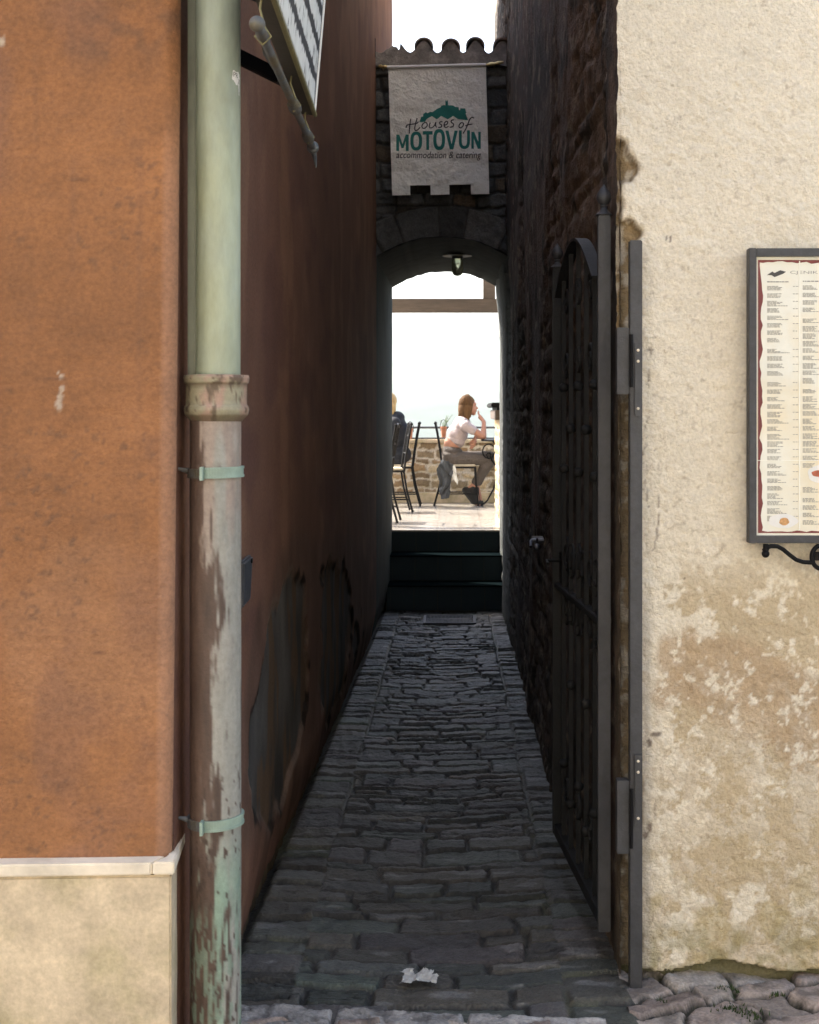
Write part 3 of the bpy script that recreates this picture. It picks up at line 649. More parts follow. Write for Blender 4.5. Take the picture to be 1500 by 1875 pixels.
def rubble(name, parent, x0, x1, z0, z1, y, seed, axis='y', cols=None, amp=.02):
    us = np.arange(x0, x1 + .001, .014); vs_ = np.arange(z0, z1 + .001, .012)
    Z, U = np.meshgrid(vs_, us, indexing='ij')
    h, ids, la, lb_, d = courses(U, Z, seed, (.06, .12), (.10, .30), .035, 7, .030)
    r1 = rid(ids, 1); r2 = rid(ids, 2); r3 = rid(ids, 3)
    dd = h*(.3*amp + amp*r1) + .25*amp*(fbm(U*20, Z*20, seed, 3) - .5)
    st = mixc(np.array([.34, .22, .11])*(.45 + .9*r3)[..., None], np.array([.44, .35, .22])*(.5 + .8*r3)[..., None], r2)
    c = mixc(np.array([.60, .53, .42])*np.ones(st.shape), st, sst(.25, .6, h))
    if axis == 'y': pos = np.stack([U, y - dd, Z], -1)
    else: pos = np.stack([y - dd, U, Z], -1)
    return grid(name, pos, M['stone'], c, parent, flip=(axis != 'y'))
pw = empty('parapet_wall', (0, 17.9, .48), 'low honey coloured rubble wall at the far edge of the sunny terrace', 'wall')
rubble('stone_face', pw, -2.2, 2.6, .6, 1.215, 17.8, 401)
MB().box((-6, 17.83, .47), (6.5, 18.2, 1.215)).build('core', M['mortar'], pw)
MB().box((-6, 17.76, 1.215), (6.5, 18.25, 1.262)).build('coping', M['plinth'], pw, bevel=.01)
MB().box((-6, 17.60, .478), (6.5, 17.84, .604)).build('ledge', M['plinth'], pw, bevel=.008)
lw = empty('low_wall', (.6, 15, .48), 'sunlit low rubble wall end just outside the right side of the arch', 'wall')
rubble('stone_face', lw, 13.98, 16.0, .47, 1.53, .462, 402, axis='x', amp=.016)
MB().box((.47, 14.0, .47), (.80, 16.0, 1.53)).build('core', M['plinth'], lw)
MB().box((.40, 14.1, 1.53), (.80, 16.0, 1.625)).build('timber', M['wood'], lw, bevel=.006)
MB().box((.36, 14.05, 1.652), (.84, 16.0, 1.70)).build('counter_top', M['darkiron'], lw, bevel=.01)
MB().box((.42, 14.2, 1.625), (.78, 15.9, 1.653)).build('spacer', M['darkiron'], lw)
rl = empty('railing', (0, 18.0, 1.26), 'slim dark blue-grey metal railing on top of the terrace parapet', 'railing')
MB().tube([(-5.5, 17.95, 1.408), (6, 17.95, 1.408)], .014, 8).build('top_rail', M['iron'], rl)
MB().tube([(-5.5, 17.80, 1.275), (6, 17.80, 1.275)], .011, 8).build('lower_rail', M['iron'], rl)
for x in (-4.5, -2.6, -.85, .62, 2.4, 4.2):
    MB().tube([(x, 17.95, 1.25), (x, 17.95, 1.408)], .012, 8).build('post', M['iron'], rl)
# pergola beam
pg = empty('pergola', (0, 15, .48), 'weathered timber beam and upright crossing the sky behind the arch', 'pergola')
MB().box((-2.2, 14.93, 2.655), (2.4, 15.07, 2.797)).build('beam', M['wood'], pg, bevel=.006)
MB().box((.298, 14.94, 2.797), (.425, 15.06, 3.30)).build('upright', M['wood'], pg, bevel=.006)
for x in (-2.1, 2.2): MB().box((x, 14.93, .48), (x + .12, 15.07, 2.655)).build('post', M['wood'], pg, bevel=.006)
# ================================================================== OBJECTS
# ---------------------------------------------------------------- drain pipe
def drain_pipe():
    X0, Y0 = -.5085, 3.04
    root = empty('drain_pipe', (X0, Y0, 0), 'thick drain pipe, pale green above and rusty below, on the orange corner', 'drain pipe')
    zc = lambda py: CAMZ - (py - 752)/F*2.99
    ztop, z1, z0 = 6.85, zc(768), -.25
    # cast iron lower pipe with peeling paint
    n = 72; zs = np.arange(z0, z1 + .01, .006); an = np.linspace(0, 2*math.pi, n + 1)
    Z, A = np.meshgrid(zs, an, indexing='ij')
    R = .0545 + .0012*(fbm(A*3, Z*9, 3, 4) - .5)
    X = X0 - .003 + R*np.cos(A); Y = Y0 + R*np.sin(A)
    rust = np.array([.085, .055, .042]); pale = np.array([.25, .25, .225]); grn = np.array([.20, .285, .225])
    ca = np.cos(A)*1.0                                          # +1 right side, -1 left side of the pipe
    n1 = fbm(A*2.2, Z*5, 5, 5); n2 = fbm(A*7, Z*16, 6, 4)
    py = 752 + (CAMZ - Z)/2.99*F
    k = sst(.42, .54, .40 + .34*ca + .50*(n1 - .5) + .45*(n2 - .5) + .10*sst(1150, 800, py) - .10*sst(1620, 1680, py)*sst(1790, 1740, py))
    c = np.ones(Z.shape + (3,))*rust*(1 + .9*(n1 - .5) + .6*(n2 - .5))[..., None]
    paint = mixc(pale, grn, sst(1500, 1640, py)*sst(.3, .6, n1))
    paint = mixc(paint, np.array([.27, .20, .165]), .7*sst(1300, 900, py)*sst(.35, .6, fbm(A*2, Z*4, 8, 4)))
    c = mixc(c, paint*(1 + .35*(n2 - .5))[..., None], k)
    chips = sst(.66, .70, fbm(A*9 + 3, Z*45, 12, 3))*sst(1350, 1480, py); c = mixc(c, rust*.7, chips)
    gr2 = sst(.56, .62, fbm(A*6, Z*20, 15, 4))*sst(1640, 1720, py); c = mixc(c, grn*.9, gr2*.7)
    grid('lower_pipe', np.stack([X, Y, Z], -1), M['pipemetal'], c, root, flip=True)
    b = MB(); b.lathe([(.048, z1 - .02), (.048, ztop)], (X0 + .002, Y0, 0), 48); b.build('upper_pipe', M['pipegreen'], root, smooth=True)
    MB().box((X0 - .058, Y0 - .028, z1), (X0 - .040, Y0 + .02, ztop)).build('seam_shade_strip', M['pipedark'], root, bevel=.003)  # stands in for shading down the pipe's left side, beside the seam
    # socket collar
    za, zb = zc(768), zc(686)
    prof = [(.0545, za - .004), (.060, za + .002), (.067, za + .010), (.0695, za + .020), (.068, za + .027), (.065, za + .031), (.065, zb - .020), (.0685, zb - .016), (.070, zb - .006), (.068, zb), (.050, zb + .001)]
    zz = []; rr = []
    for (r0, a0), (r1, a1) in zip(prof, prof[1:]):
        for t in np.linspace(0, 1, 5)[:-1]: rr.append(r0 + (r1 - r0)*t); zz.append(a0 + (a1 - a0)*t)
    rr = np.array(rr + [.050]); zz = np.array(zz + [zb + .001])
    A2 = np.linspace(0, 2*math.pi, 97); Zg = np.repeat(zz[:, None], 97, 1); Rg = np.repeat(rr[:, None], 97, 1); Ag = np.repeat(A2[None], len(zz), 0)
    c = mixc(np.array([.26, .24, .16])*np.ones(Zg.shape + (1,)), np.array([.30, .20, .15]), sst(.45, .6, fbm(Ag*2, Zg*20, 3, 4)))
    c = mixc(c, np.array([.075, .05, .03]), .85*sst(.60, .68, fbm(Ag*5, Zg*45, 4, 4)))
    c = mixc(c, np.array([.10, .075, .045]), .7*sst(za + .018, za + .004, Zg))
    c = mixc(c, np.array([.10, .07, .05]), .6*sst(zb - .014, zb - .021, Zg)*sst(zb - .030, zb - .022, Zg))
    grid('collar', np.stack([X0 - .001 + Rg*np.cos(Ag), Y0 + Rg*np.sin(Ag), Zg], -1), M['pipemetal'], c, root, flip=True)
    # wall clamps
    for py0, tilt in ((866, .02), (1512, .05)):
        z = zc(py0); cl = MB(); m = 40
        for dz, rad, tk in ((0, .0575, .011), (-.009, .059, .0035), (.009, .059, .0035)):
            path = [(X0 - .003 + rad*math.cos(a), Y0 + rad*math.sin(a), z + dz + tilt*rad*math.cos(a)) for a in np.linspace(-1.85, 1.85, m)]
            for p, q in zip(path, path[1:]): cl.bar(p, q, .004, .022 if tk > .01 else .005)
        cl.box((X0 - .024, Y0 - .074, z - .015), (X0 - .018, Y0 - .052, z + .013))
        o = cl.build('clamp', M['clamp'], root)
        lf = MB()
        for p, q in zip(*[(lambda P_: (P_, P_[1:]))([(X0 - .003 + .0575*math.cos(a), Y0 + .0575*math.sin(a), z - .002) for a in np.linspace(-2.0, -3.9, 16)])][0]): lf.bar(p, q, .004, .020)
        lf.tube([(X0 - .058, Y0 - .012, z + .002), (X0 - .074, Y0 - .015, z + .006), (-.600, Y0 - .018, z + .010)], [.007, .004, .003], 8)
        lf.build('spike', M['bracket'], o)
    # torn white sticker on the green pipe
    zc2 = lambda py: CAMZ - (py - 752)/F*2.99
    A3, Z3 = np.meshgrid(np.radians(np.linspace(-46, -8, 60)), np.linspace(zc2(170), zc2(120), 60)); u = (np.degrees(A3) + 46)/38; v = (zc2(120) - Z3)/(zc2(120) - zc2(170))
    ins = inpoly(u + .12*(noise(u*9, v*9, 4) - .5), v + .1*(noise(u*8, v*8, 5) - .5), [(.12,.1),(.8,.06),(.95,.3),(.9,.97),(.72,.95),(.70,.55),(.45,.62),(.25,.5),(.08,.42)])
    so_ = grid('sticker', np.stack([X0 + .002 + .0487*np.cos(A3), Y0 + .0487*np.sin(A3), Z3], -1), M['white'], None, root, keep=ins)
    for ch, a0, py in (('P', -39, 136), ('R', -30, 137), ('X', -20, 146)):
        text_obj(ch, 'print', M['black'], so_, lambda x, y, a0=a0, py=py: (X0 + .002 + .0491*math.cos(math.radians(a0 + x*8)), Y0 + .0491*math.sin(math.radians(a0 + x*8)), zc2(py) + y*.010), box=True)

def text_obj(s, name, m, parent, fn, box=False, shear=0, off=0.0, sub=0):
    cu = bpy.data.curves.new('t', 'FONT'); cu.body = s; cu.size = 1; cu.shear = shear; cu.offset = off; cu.resolution_u = 4
    o = bpy.data.objects.new('t', cu); COL.objects.link(o)
    dg = bpy.context.evaluated_depsgraph_get(); me = bpy.data.meshes.new_from_object(o.evaluated_get(dg))
    bpy.data.objects.remove(o); bpy.data.curves.remove(cu)
    me.materials.clear()
    co = np.array([v.co[:] for v in me.vertices])
    if sub:
        bm = bmesh.new(); bm.from_mesh(me); bmesh.ops.triangulate(bm, faces=bm.faces)
        bmesh.ops.subdivide_edges(bm, edges=bm.edges, cuts=sub, use_grid_fill=True); bm.to_mesh(me); bm.free()
        co = np.array([v.co[:] for v in me.vertices])
    lo = co.min(0); hi = co.max(0)
    if box: co[:, 0] = (co[:, 0] - lo[0])/(hi[0] - lo[0]); co[:, 1] = (co[:, 1] - lo[1])/(hi[1] - lo[1])
    for v, c in zip(me.vertices, co): v.co = Vector(fn(float(c[0]), float(c[1])))
    me.update()
    return link(name, me, m, parent)
drain_pipe()

# dark box on the side wall
b = MB(); x = -.597
b.prism([(x, 3.90, 1.205), (x, 4.07, 1.208), (x, 4.02, 1.085), (x, 3.88, 1.078)], (.020, 0, 0))
wb = b.build('wall_box', M['iron'], bevel=.006); tag(wb, 'small dark metal box on the reddish wall, half behind the drain pipe', 'wall box')
MB().tube([(x + .018, 4.03, 1.195), (x + .024, 4.03, 1.195)], .007, 10).build('screw', M['darkiron'], wb)

# ---------------------------------------------------------------- hanging sign
def hanging_sign():
    root = empty('hanging_sign', (-.35, 3.6, 2.37), 'weathered black and white lettered sign board hanging above the alley mouth', 'sign')
    A = Vector((-.3456, 3.60, 2.3665)); N_ = Vector((-.3175, 2.46, 2.3665)); dirn = (N_ - A); Lg = dirn.length; dirn.normalize()
    lean = Vector((.085, .012, 1)).normalized()          # the board leans a little
    nrm = dirn.cross(lean).normalized();  nrm = nrm if nrm.x > 0 else -nrm
    Hh = .62
    b = MB(); q = [A, N_, N_ + lean*Hh, A + lean*Hh]; b.prism([p - nrm*.012 for p in q], -nrm*.032); b.build('board', M['signdark'], root)
    us = np.linspace(.003, Lg - .003, 420); vs_ = np.linspace(.012, Hh - .012, 300); V, U = np.meshgrid(vs_, us, indexing='ij')
    pos = np.array(A)[None, None] + U[..., None]*np.array(dirn) + V[..., None]*np.array(lean) - .011*np.array(nrm)
    row = V/.082; f = row - np.floor(row); rw = np.floor(row)
    lett = noise(U*34 + rw*13, rw*3, 5); asc = .10*(lett - .5) + .10*(noise(U*75 + rw*7, rw, 6) - .5)
    white = sst(.20, .26, f + asc)*sst(.92, .84, f + .20*(noise(U*60 + rw*5, rw + .5, 8) - .5))
    strokes = sst(.22, .44, noise(U*120 + rw*3, V*30, 9)*.6 + .4*noise(U*60, V*60, 10) + .10)
    white = white*strokes*sst(.012, .03, np.minimum(V, 1))*1.0
    edge = (U < .03) | (V < .02); white = np.where(edge, 0.0, white)
    c = mixc(np.array([.035, .038, .045])*np.ones(U.shape + (1,)), np.array([.66, .68, .67]), white)
    c = mixc(c, np.array([.45, .47, .47]), np.where((U < .018) & (U > .008), .8, 0.))
    grid('painted_face', pos, M['signface'], c, root)
    t = MB(); t.bar(A - nrm*.008, N_ - nrm*.008, .010, .010, up=lean); t.build('trim', M['gold'], root, bevel=.002)
    t = MB(); t.bar(A - nrm*.010, A + lean*Hh - nrm*.010, .006, .006); t.build('edge_strip', M['white'], root)
    # rod with finials below the board
    R0 = P(573, 270, 3.72); R1 = P(471, 44, 2.50); d = (R1 - R0).normalized()
    rod = MB(); rod.tube([R0 + (R1 - R0)*t for t in np.linspace(0, 1, 8)], .0085, 12)
    for t, r in ((.93, .011), (.42, .0145), (.12, .014)):
        c0 = R0 + (R1 - R0)*t; rod.tube([c0 - d*.05, c0 - d*.035, c0 - d*.02, c0 + d*.02, c0 + d*.035, c0 + d*.05], [.0086, r*.9, r, r, r*.9, .0086], 14)
    rd = rod.build('rod', M['bracket'], root, smooth=True)
    MB().ball(R1, .0145, 10).build('finial', M['bracket'], rd, smooth=True)
    f_ = MB(); f_.ball(R0, .016, 10); f_.tube([R0, R0 + Vector((.002, .03, -.02)), R0 + Vector((.004, .045, -.045))], [.009, .006, .002], 8); f_.build('finial', M['bracket'], rd, smooth=True)
    for t in (.12, .44, .93):
        c0 = R0 + (R1 - R0)*t; s0 = A + dirn*((c0.y - A.y)/dirn.y) - nrm*.03; h = MB()
        h.tube([s0 + Vector((0, 0, .005)), s0*.7 + c0*.3 + Vector((-.004, 0, .002)), c0 + Vector((.004, 0, .016)), c0 + Vector((.015, 0, 0)), c0 + Vector((0, 0, -.015)), c0 + Vector((-.014, 0, 0)), c0 + Vector((-.002, 0, .014))], .0022, 6)
        h.build('hook', M['gold'], root, smooth=True)
    a = MB(); a.bar((-.60, 3.17, 2.468), P(562, 166, 3.45), .016, .034); a.build('arm', M['darkiron'], root, bevel=.002)
    a = MB(); a.bar((-.60, 3.05, 2.60), (-.385, 3.14, 2.53), .045, .045); a.build('arm', M['darkiron'], root, bevel=.003)
    lf = MB(); lf.prism([P(476, 70, 2.72), P(490, 75, 2.72), P(512, 120, 2.85), P(500, 128, 2.9), P(482, 100, 2.8)], (.004, .004, 0)); lf.build('leaf_ornament', M['bracket'], rd)
hanging_sign()

# ---------------------------------------------------------------- iron gate, opened against the stone wall
def gate():
    A = Vector((.436, 4.16, 0)); B = Vector((.366, 5.08, 0)); d = (B - A); W = d.length; d.normalize(); nn = Vector((-d.y, d.x, 0))
    root = empty('iron_gate', (A.x, A.y, 0), 'ornate dark wrought iron gate leaf swung open against the stone wall', 'gate')
    at = lambda s, z, o=0: Vector((A.x + d.x*s + nn.x*o, A.y + d.y*s + nn.y*o, z))
    def fin(s, z0, k, nm, hk=.72):
        b = MB(); b.lathe([(r_, h_*hk) for r_, h_ in [(.024*k, 0), (.026*k, .004*k), (.022*k, .010*k), (.013*k, .022*k), (.010*k, .034*k), (.013*k, .040*k), (.009*k, .046*k), (.016*k, .054*k), (.0225*k, .070*k), (.0235*k, .082*k), (.020*k, .098*k), (.012*k, .114*k), (.005*k, .126*k), (.001, .134*k)]], at(s, z0), 20)
        b.build('finial', M['iron'], nm, smooth=True)
    s0 = MB(); s0.box((-.018, -.018, .10), (.018, .018, 2.190))
    for v in range(len(s0.v)): x, y, z = s0.v[v]; s0.v[v] = (A.x + x, A.y + y, z)
    st = s0.build('stile', M['iron'], root, bevel=.003); fin(0, 2.19, .95, st)
    s1 = MB(); s1.box((-.017, -.017, .112), (.017, .017, 2.13))
    for v in range(len(s1.v)): x, y, z = s1.v[v]; s1.v[v] = (B.x + x, B.y + y, z)
    st = s1.build('stile', M['gateiron'], root, bevel=.003); fin(W, 2.13, .9, st)
    def rail(z, h=.035): MB().bar(at(.017, z), at(W - .017, z), .028, h).build('rail', M['gateiron'], root, bevel=.002)
    rail(.130, .042); rail(1.0, .020)
    # arched strap on top
    b = MB(); pts = []
    for t in np.linspace(0, 1, 30):
        s = .10 + (W - .17)*t; z = 2.02 + .155*math.sin(math.pi*t); pts.append(at(s, z))
    for p, q in zip(pts, pts[1:]): b.bar(p, q, .040, .009)
    b.build('arched_top', M['gateiron'], root)
    n = 6
    for i in range(1, n):
        s = W*i/n; top = 2.02 + .155*math.sin(math.pi*min(1, max(0, (s - .10)/(W - .17)))) - .004
        b = MB(); b.obox(at(s, (.15 + top)/2), d*.007, nn*.007, Vector((0, 0, (top - .15)/2)))
        br = b.build('bar', M['gateiron'], root)
        for zc in ((.40, 1.42, 1.70) if i % 2 else (.30, .70, 1.56)):
            MB().lathe([(.008, -.016), (.015, -.010), (.018, 0), (.015, .010), (.008, .016)], at(s, zc), 12).build('collar', M['gateiron'], br, smooth=True)
    def scroll(cs, cz, r, turns, flip, st=0, o=.0):
        path = []
        for k in range(int(26*turns)):
            a = st + flip*2*math.pi*k/26; rr = r*(1 - .78*k/(26*turns)); path.append(at(cs + rr*math.cos(a), cz + rr*math.sin(a), o))
        return path
    for cz in (1.04,):
        for cs in (.16, .40, .64):
            for f1, dz in ((1, .085), (-1, -.085)):
                MB().tube(scroll(cs + .06, cz + dz, .062, 1.6, f1, math.pi/2*f1), .0062, 6).build('scroll', M['gateiron'], root, smooth=True); MB().tube(scroll(cs - .04, cz + dz, .062, 1.6, -f1, math.pi + math.pi/2*f1), .0062, 6).build('scroll', M['gateiron'], root, smooth=True)
    for cs in (.22, .46, .70):
        for cz in (2.0, 1.78, .33): MB().tube(scroll(cs, cz, .052, 1.5, 1 if cs < .5 else -1, 0), .006, 6).build('scroll', M['gateiron'], root, smooth=True)
    b = MB(); b.box((-.01, 0, -.06), (.008, .11, .06))
    for v in range(len(b.v)): x, y, z = b.v[v]; p = at(W - .13 + y, 1.06 + z, x - .012); b.v[v] = tuple(p)
    lk = b.build('lock_plate', M['gateiron'], root, bevel=.003)
    MB().tube([at(W - .05, 1.09, -.02), at(W - .05, 1.09, .045), at(W - .12, 1.085, .050)], .006, 8).build('handle', M['darkiron'], lk, smooth=True)
    # post fixed to the wall corner, with hinge plates
    gp = empty('gate_post', (.508, 4.0, 0), 'plain grey square iron post standing at the corner of the cream wall', 'gate post')
    b = MB(); b.box((.4905, 3.985, -.02), (.5255, 4.022, 2.098)); b.build('post', M['iron'], gp, bevel=.0025)
    for py0, py1, q0, q1 in ((600, 722, 630, 762), (1428, 1562, 1378, 1508)):
        z = lambda py: CAMZ - (py - 752)/F*4.0
        h = MB(); h.box((.455, 3.990, z(py1)), (.4900, 4.030, z(py0))); o = h.build('hinge', M['iron'], root, bevel=.002)
        h = MB(); h.tube([(.4935, 3.980, z(py1) + .02), (.4935, 3.980, z(py0) - .02)], .005, 10); h.build('pin', M['darkiron'], o, smooth=True)
        h = MB(); h.box((.503, 3.976, z(q1)), (.522, 3.986, z(q0))); o = h.build('strap', M['iron'], gp, bevel=.0015)
        for qq in (q0 + 12, q0 + 32, q1 - 14): MB().lathe([(.0042, 0), (.004, -.0015), (.0018, -.0028)], (.5125, 3.9758, z(qq)), 12, axis='y').build('screw', M['cap'], o, smooth=True)
gate()

# ---------------------------------------------------------------- tap
tp = empty('water_tap', (.44, 6.9, 1.0), 'small chrome garden tap sticking out of the dark stone wall beyond the gate', 'tap')
b = MB(); b.tube([P(1012, 989, 6.9), P(1000, 989, 6.9), P(986, 989, 6.9), P(975, 989, 6.9)], [.014, .012, .013, .010], 12); b.tube([P(975, 989, 6.9), P(972, 992, 6.88), P(972, 1001, 6.86)], [.010, .009, .008], 10)
b.build('body', M['steel'], tp, smooth=True)
b = MB(); b.ball(P(983, 1001, 6.8), .016, 8, (1, .6, 1)); b.tube([P(984, 991, 6.86), P(984, 984, 6.84)], .006, 8); b.bar(P(974, 983, 6.82), P(994, 983, 6.82), .012, .007); b.build('handle', M['steel'], tp, smooth=True)

# ---------------------------------------------------------------- menu board
def menu_board():
    D = 3.995; root = empty('menu_board', (.828 + .2, 4.04, 1.66), 'tall grey framed menu board with maroon bordered price list on the cream wall', 'menu board')
    q = lambda px, py, Y=D: P(px, py, Y)
    x0, x1 = q(1372, 0).x, q(1640, 0).x; z1, z0 = q(0, 454).z, q(0, 995).z; wv = .021; bk = 4.035
    fr = MB()
    fr.box((x0, D, z0), (x0 + wv, bk, z1)); fr.box((x1 - wv, D, z0), (x1, bk, z1))
    fr.box((x0 + wv, D + .0005, z1 - wv - .002), (x1 - wv, bk, z1 - .0005)); fr.box((x0 + wv, D + .0005, z0 + .0005), (x1 - wv, bk, z0 + wv))
    fr.build('frame', M['iron'], root, bevel=.0015)
    MB().box((x0 + .012, D + .02, z0 + .012), (x1 - .012, bk, z1 - .012)).build('back_panel', M['white'], root)
    yp = D + .0165
    pb = MB(); pb.box((x0 + wv, yp, z0 + wv), (x1 - wv, yp + .003, z1 - wv)); po = pb.build('poster', M['paper'], root)
    y = yp - .0006
    # maroon torn-edge border
    wob = random.Random(5)
    ex0 = q(1388, 0, yp).x; ex1 = x1 - wv - .006; ez1 = q(0, 476, yp).z; ez0 = q(0, 976, yp).z
    mb = MB()
    def strip(p0, p1, inn, wid, nst):
        pts = []; wcur = wid; outer = []; inner = []
        for i in range(nst + 1):
            t = i/nst; base = Vector(p0).lerp(Vector(p1), t)
            ww = wid*(.75 + .28*math.sin(t*nst*1.1 + 1.9*math.sin(t*17)) + .35*(wob.random() - .5)); outer.append(base); inner.append(base + Vector(inn)*max(ww, .003))
        for i in range(nst): mb.add([outer[i], outer[i+1], inner[i+1], inner[i]], [(0, 1, 2, 3)])
    strip((ex0, y, ez0), (ex0, y, ez1), (1, 0, 0), .0125, 46); strip((ex1, y, ez0), (ex1, y, ez1), (-1, 0, 0), .0125, 46)
    strip((ex0, y - .0001, ez1), (ex1, y - .0001, ez1), (0, 0, -1), .010, 26); strip((ex0, y - .0001, ez0), (ex1, y - .0001, ez0), (0, 0, 1), .007, 26)
    mb.build('border_print', M['maroon'], po, recalc=False)
    yt = yp - .0010; rnd = random.Random(9); tx = MB()
    def line(xa, xb, z, h):                # an unreadably small line of print, word by word
        x = xa
        while x < xb - .002:
            w = rnd.uniform(.004, .011); w = min(w, xb - x); tx.add([(x, yt, z), (x + w, yt, z), (x + w, yt, z + h), (x, yt, z + h)], [(0, 1, 2, 3)]); x += w + .0016
    cols = [(1405, 1449, 1452, 1462), (1470, 1512, 1518, 1526), (1534, 1578, 1584, 1592)]
    for ci, (c0, c1, p0, p1) in enumerate(cols):
        py = 515 if ci != 1 else 514
        line(q(c0, 0, yt).x, q(c1 - 5, 0, yt).x, q(0, py + 2, yt).z, .0030); py += 9
        while py < (945 if ci == 0 else 960):
            if ci == 1 and 852 < py < 888: py += 10; continue
            nl = rnd.choice((4, 4, 5)); wl_ = [rnd.uniform(.35, .65) for _ in range(nl)]; wl_[-1] = rnd.uniform(.5, 1)
            for k in range(nl):
                xa = q(c0, 0, yt).x; xb = q(c0 + (c1 - c0)*wl_[k], 0, yt).x; line(xa, xb, q(0, py + 2.1*k + 1, yt).z, .0018)
            line(q(p0, 0, yt).x, q(p0 + 3.5, 0, yt).x, q(0, py + 1, yt).z, .0016); line(q(p1 - 5, 0, yt).x, q(p1, 0, yt).x, q(0, py + 1, yt).z, .0016)
            py += 13.6 if rnd.random() < .85 else 20
    tx.build('small_print', M['ink'], po, recalc=False)
    xa, za, xb, zb = q(1447, 0, yt).x, q(0, 503, yt).z, q(1566, 0, yt).x, q(0, 496, yt).z
    text_obj('CJENIK   HRANE', 'title_print', M['ink'], po, lambda x, y_: (xa + (xb - xa)*x, yt, za + (zb - za)*y_), box=True, off=-.004)
    ic = MB(); I = lambda cx, cy: q(1340 + cx*.1814, 420 + cy*.1814, yt)
    ic.add([I(355, 462), I(410, 425), I(432, 440), I(490, 412), I(548, 428), I(520, 448), I(432, 482), I(400, 462)], [tuple(range(8))]); ic.build('emblem_print', M['inkd'], po, recalc=False)
    fo = MB()
    for px in (1464, 1530): fo.box((q(px - .9, 0, yp).x, yp - .0018, z0 + wv + .016), (q(px + .9, 0, yp).x, yp + .001, z1 - wv - .014))
    fo.box((x0 + wv + .004, yp - .0014, q(0, 843.8, yp).z), (x1 - wv - .004, yp + .001, q(0, 842.6, yp).z)); fo.build('fold', M['fold'], po)
    # dishes
    def disc(cx, cy, rx, ry, m, dy, nm):
        c = q(cx, cy, yt); b = MB(); pts = [(c.x + rx/F*yt*math.cos(a)*(1 + .06*math.sin(5*a + rx)), yt - dy, c.z + ry/F*yt*math.sin(a)) for a in np.linspace(0, 2*math.pi, 25)[:-1]]
        b.add(pts, [tuple(range(24))]); b.build(nm, m, po, recalc=False)
    disc(1434, 954, 27, 13, M['greyprint'], .0003, 'dish_print'); disc(1436, 955, 9, 7, M['orangefood'], .0006, 'dish_print')
    disc(1505, 868, 26, 17, M['greyprint'], .0003, 'dish_print'); disc(1499, 867, 13, 6, M['redfood'], .0006, 'dish_print')
    # scroll bracket beneath
    br = MB(); yb = 4.0
    def pth(pts, r): br.tube([P(a, b_, yb) for a, b_ in pts], r, 10)
    for s in (1, -1):
        X_ = lambda a: a if s == 1 else 2*1506 - a
        pth([(X_(1401), 1003), (X_(1412), 1000), (X_(1424), 1000.5), (X_(1434), 1006), (X_(1446), 1016), (X_(1458), 1025), (X_(1470), 1029), (X_(1484), 1030), (X_(1492), 1030)], .0062)
        br.tube([P(X_(1402), 996, yb), P(X_(1402), 1008, yb)], .0075, 10); br.tube([P(X_(1402), 1005, yb), P(X_(1402), 1008, yb)], .010, 12)
        br.ball(P(X_(1402), 1014, yb), .0112, 10)
    c = P(1506, 1020, yb); br.tube([(c.x + .030*math.cos(a), yb, c.z + .034*math.sin(a)) for a in np.linspace(0, 2*math.pi, 33)], .0065, 10, cap=False)
    br.tube([(c.x, yb, c.z + .030), (c.x, yb, z0 + .004)], .007, 10)
    o = br.build('scroll_bracket', M['darkiron'], root, smooth=True)
    MB().box((c.x - .02, yb, c.z - .01), (c.x + .02, 4.07, c.z + .01)).build('wall_fixing', M['darkiron'], o)
menu_board()

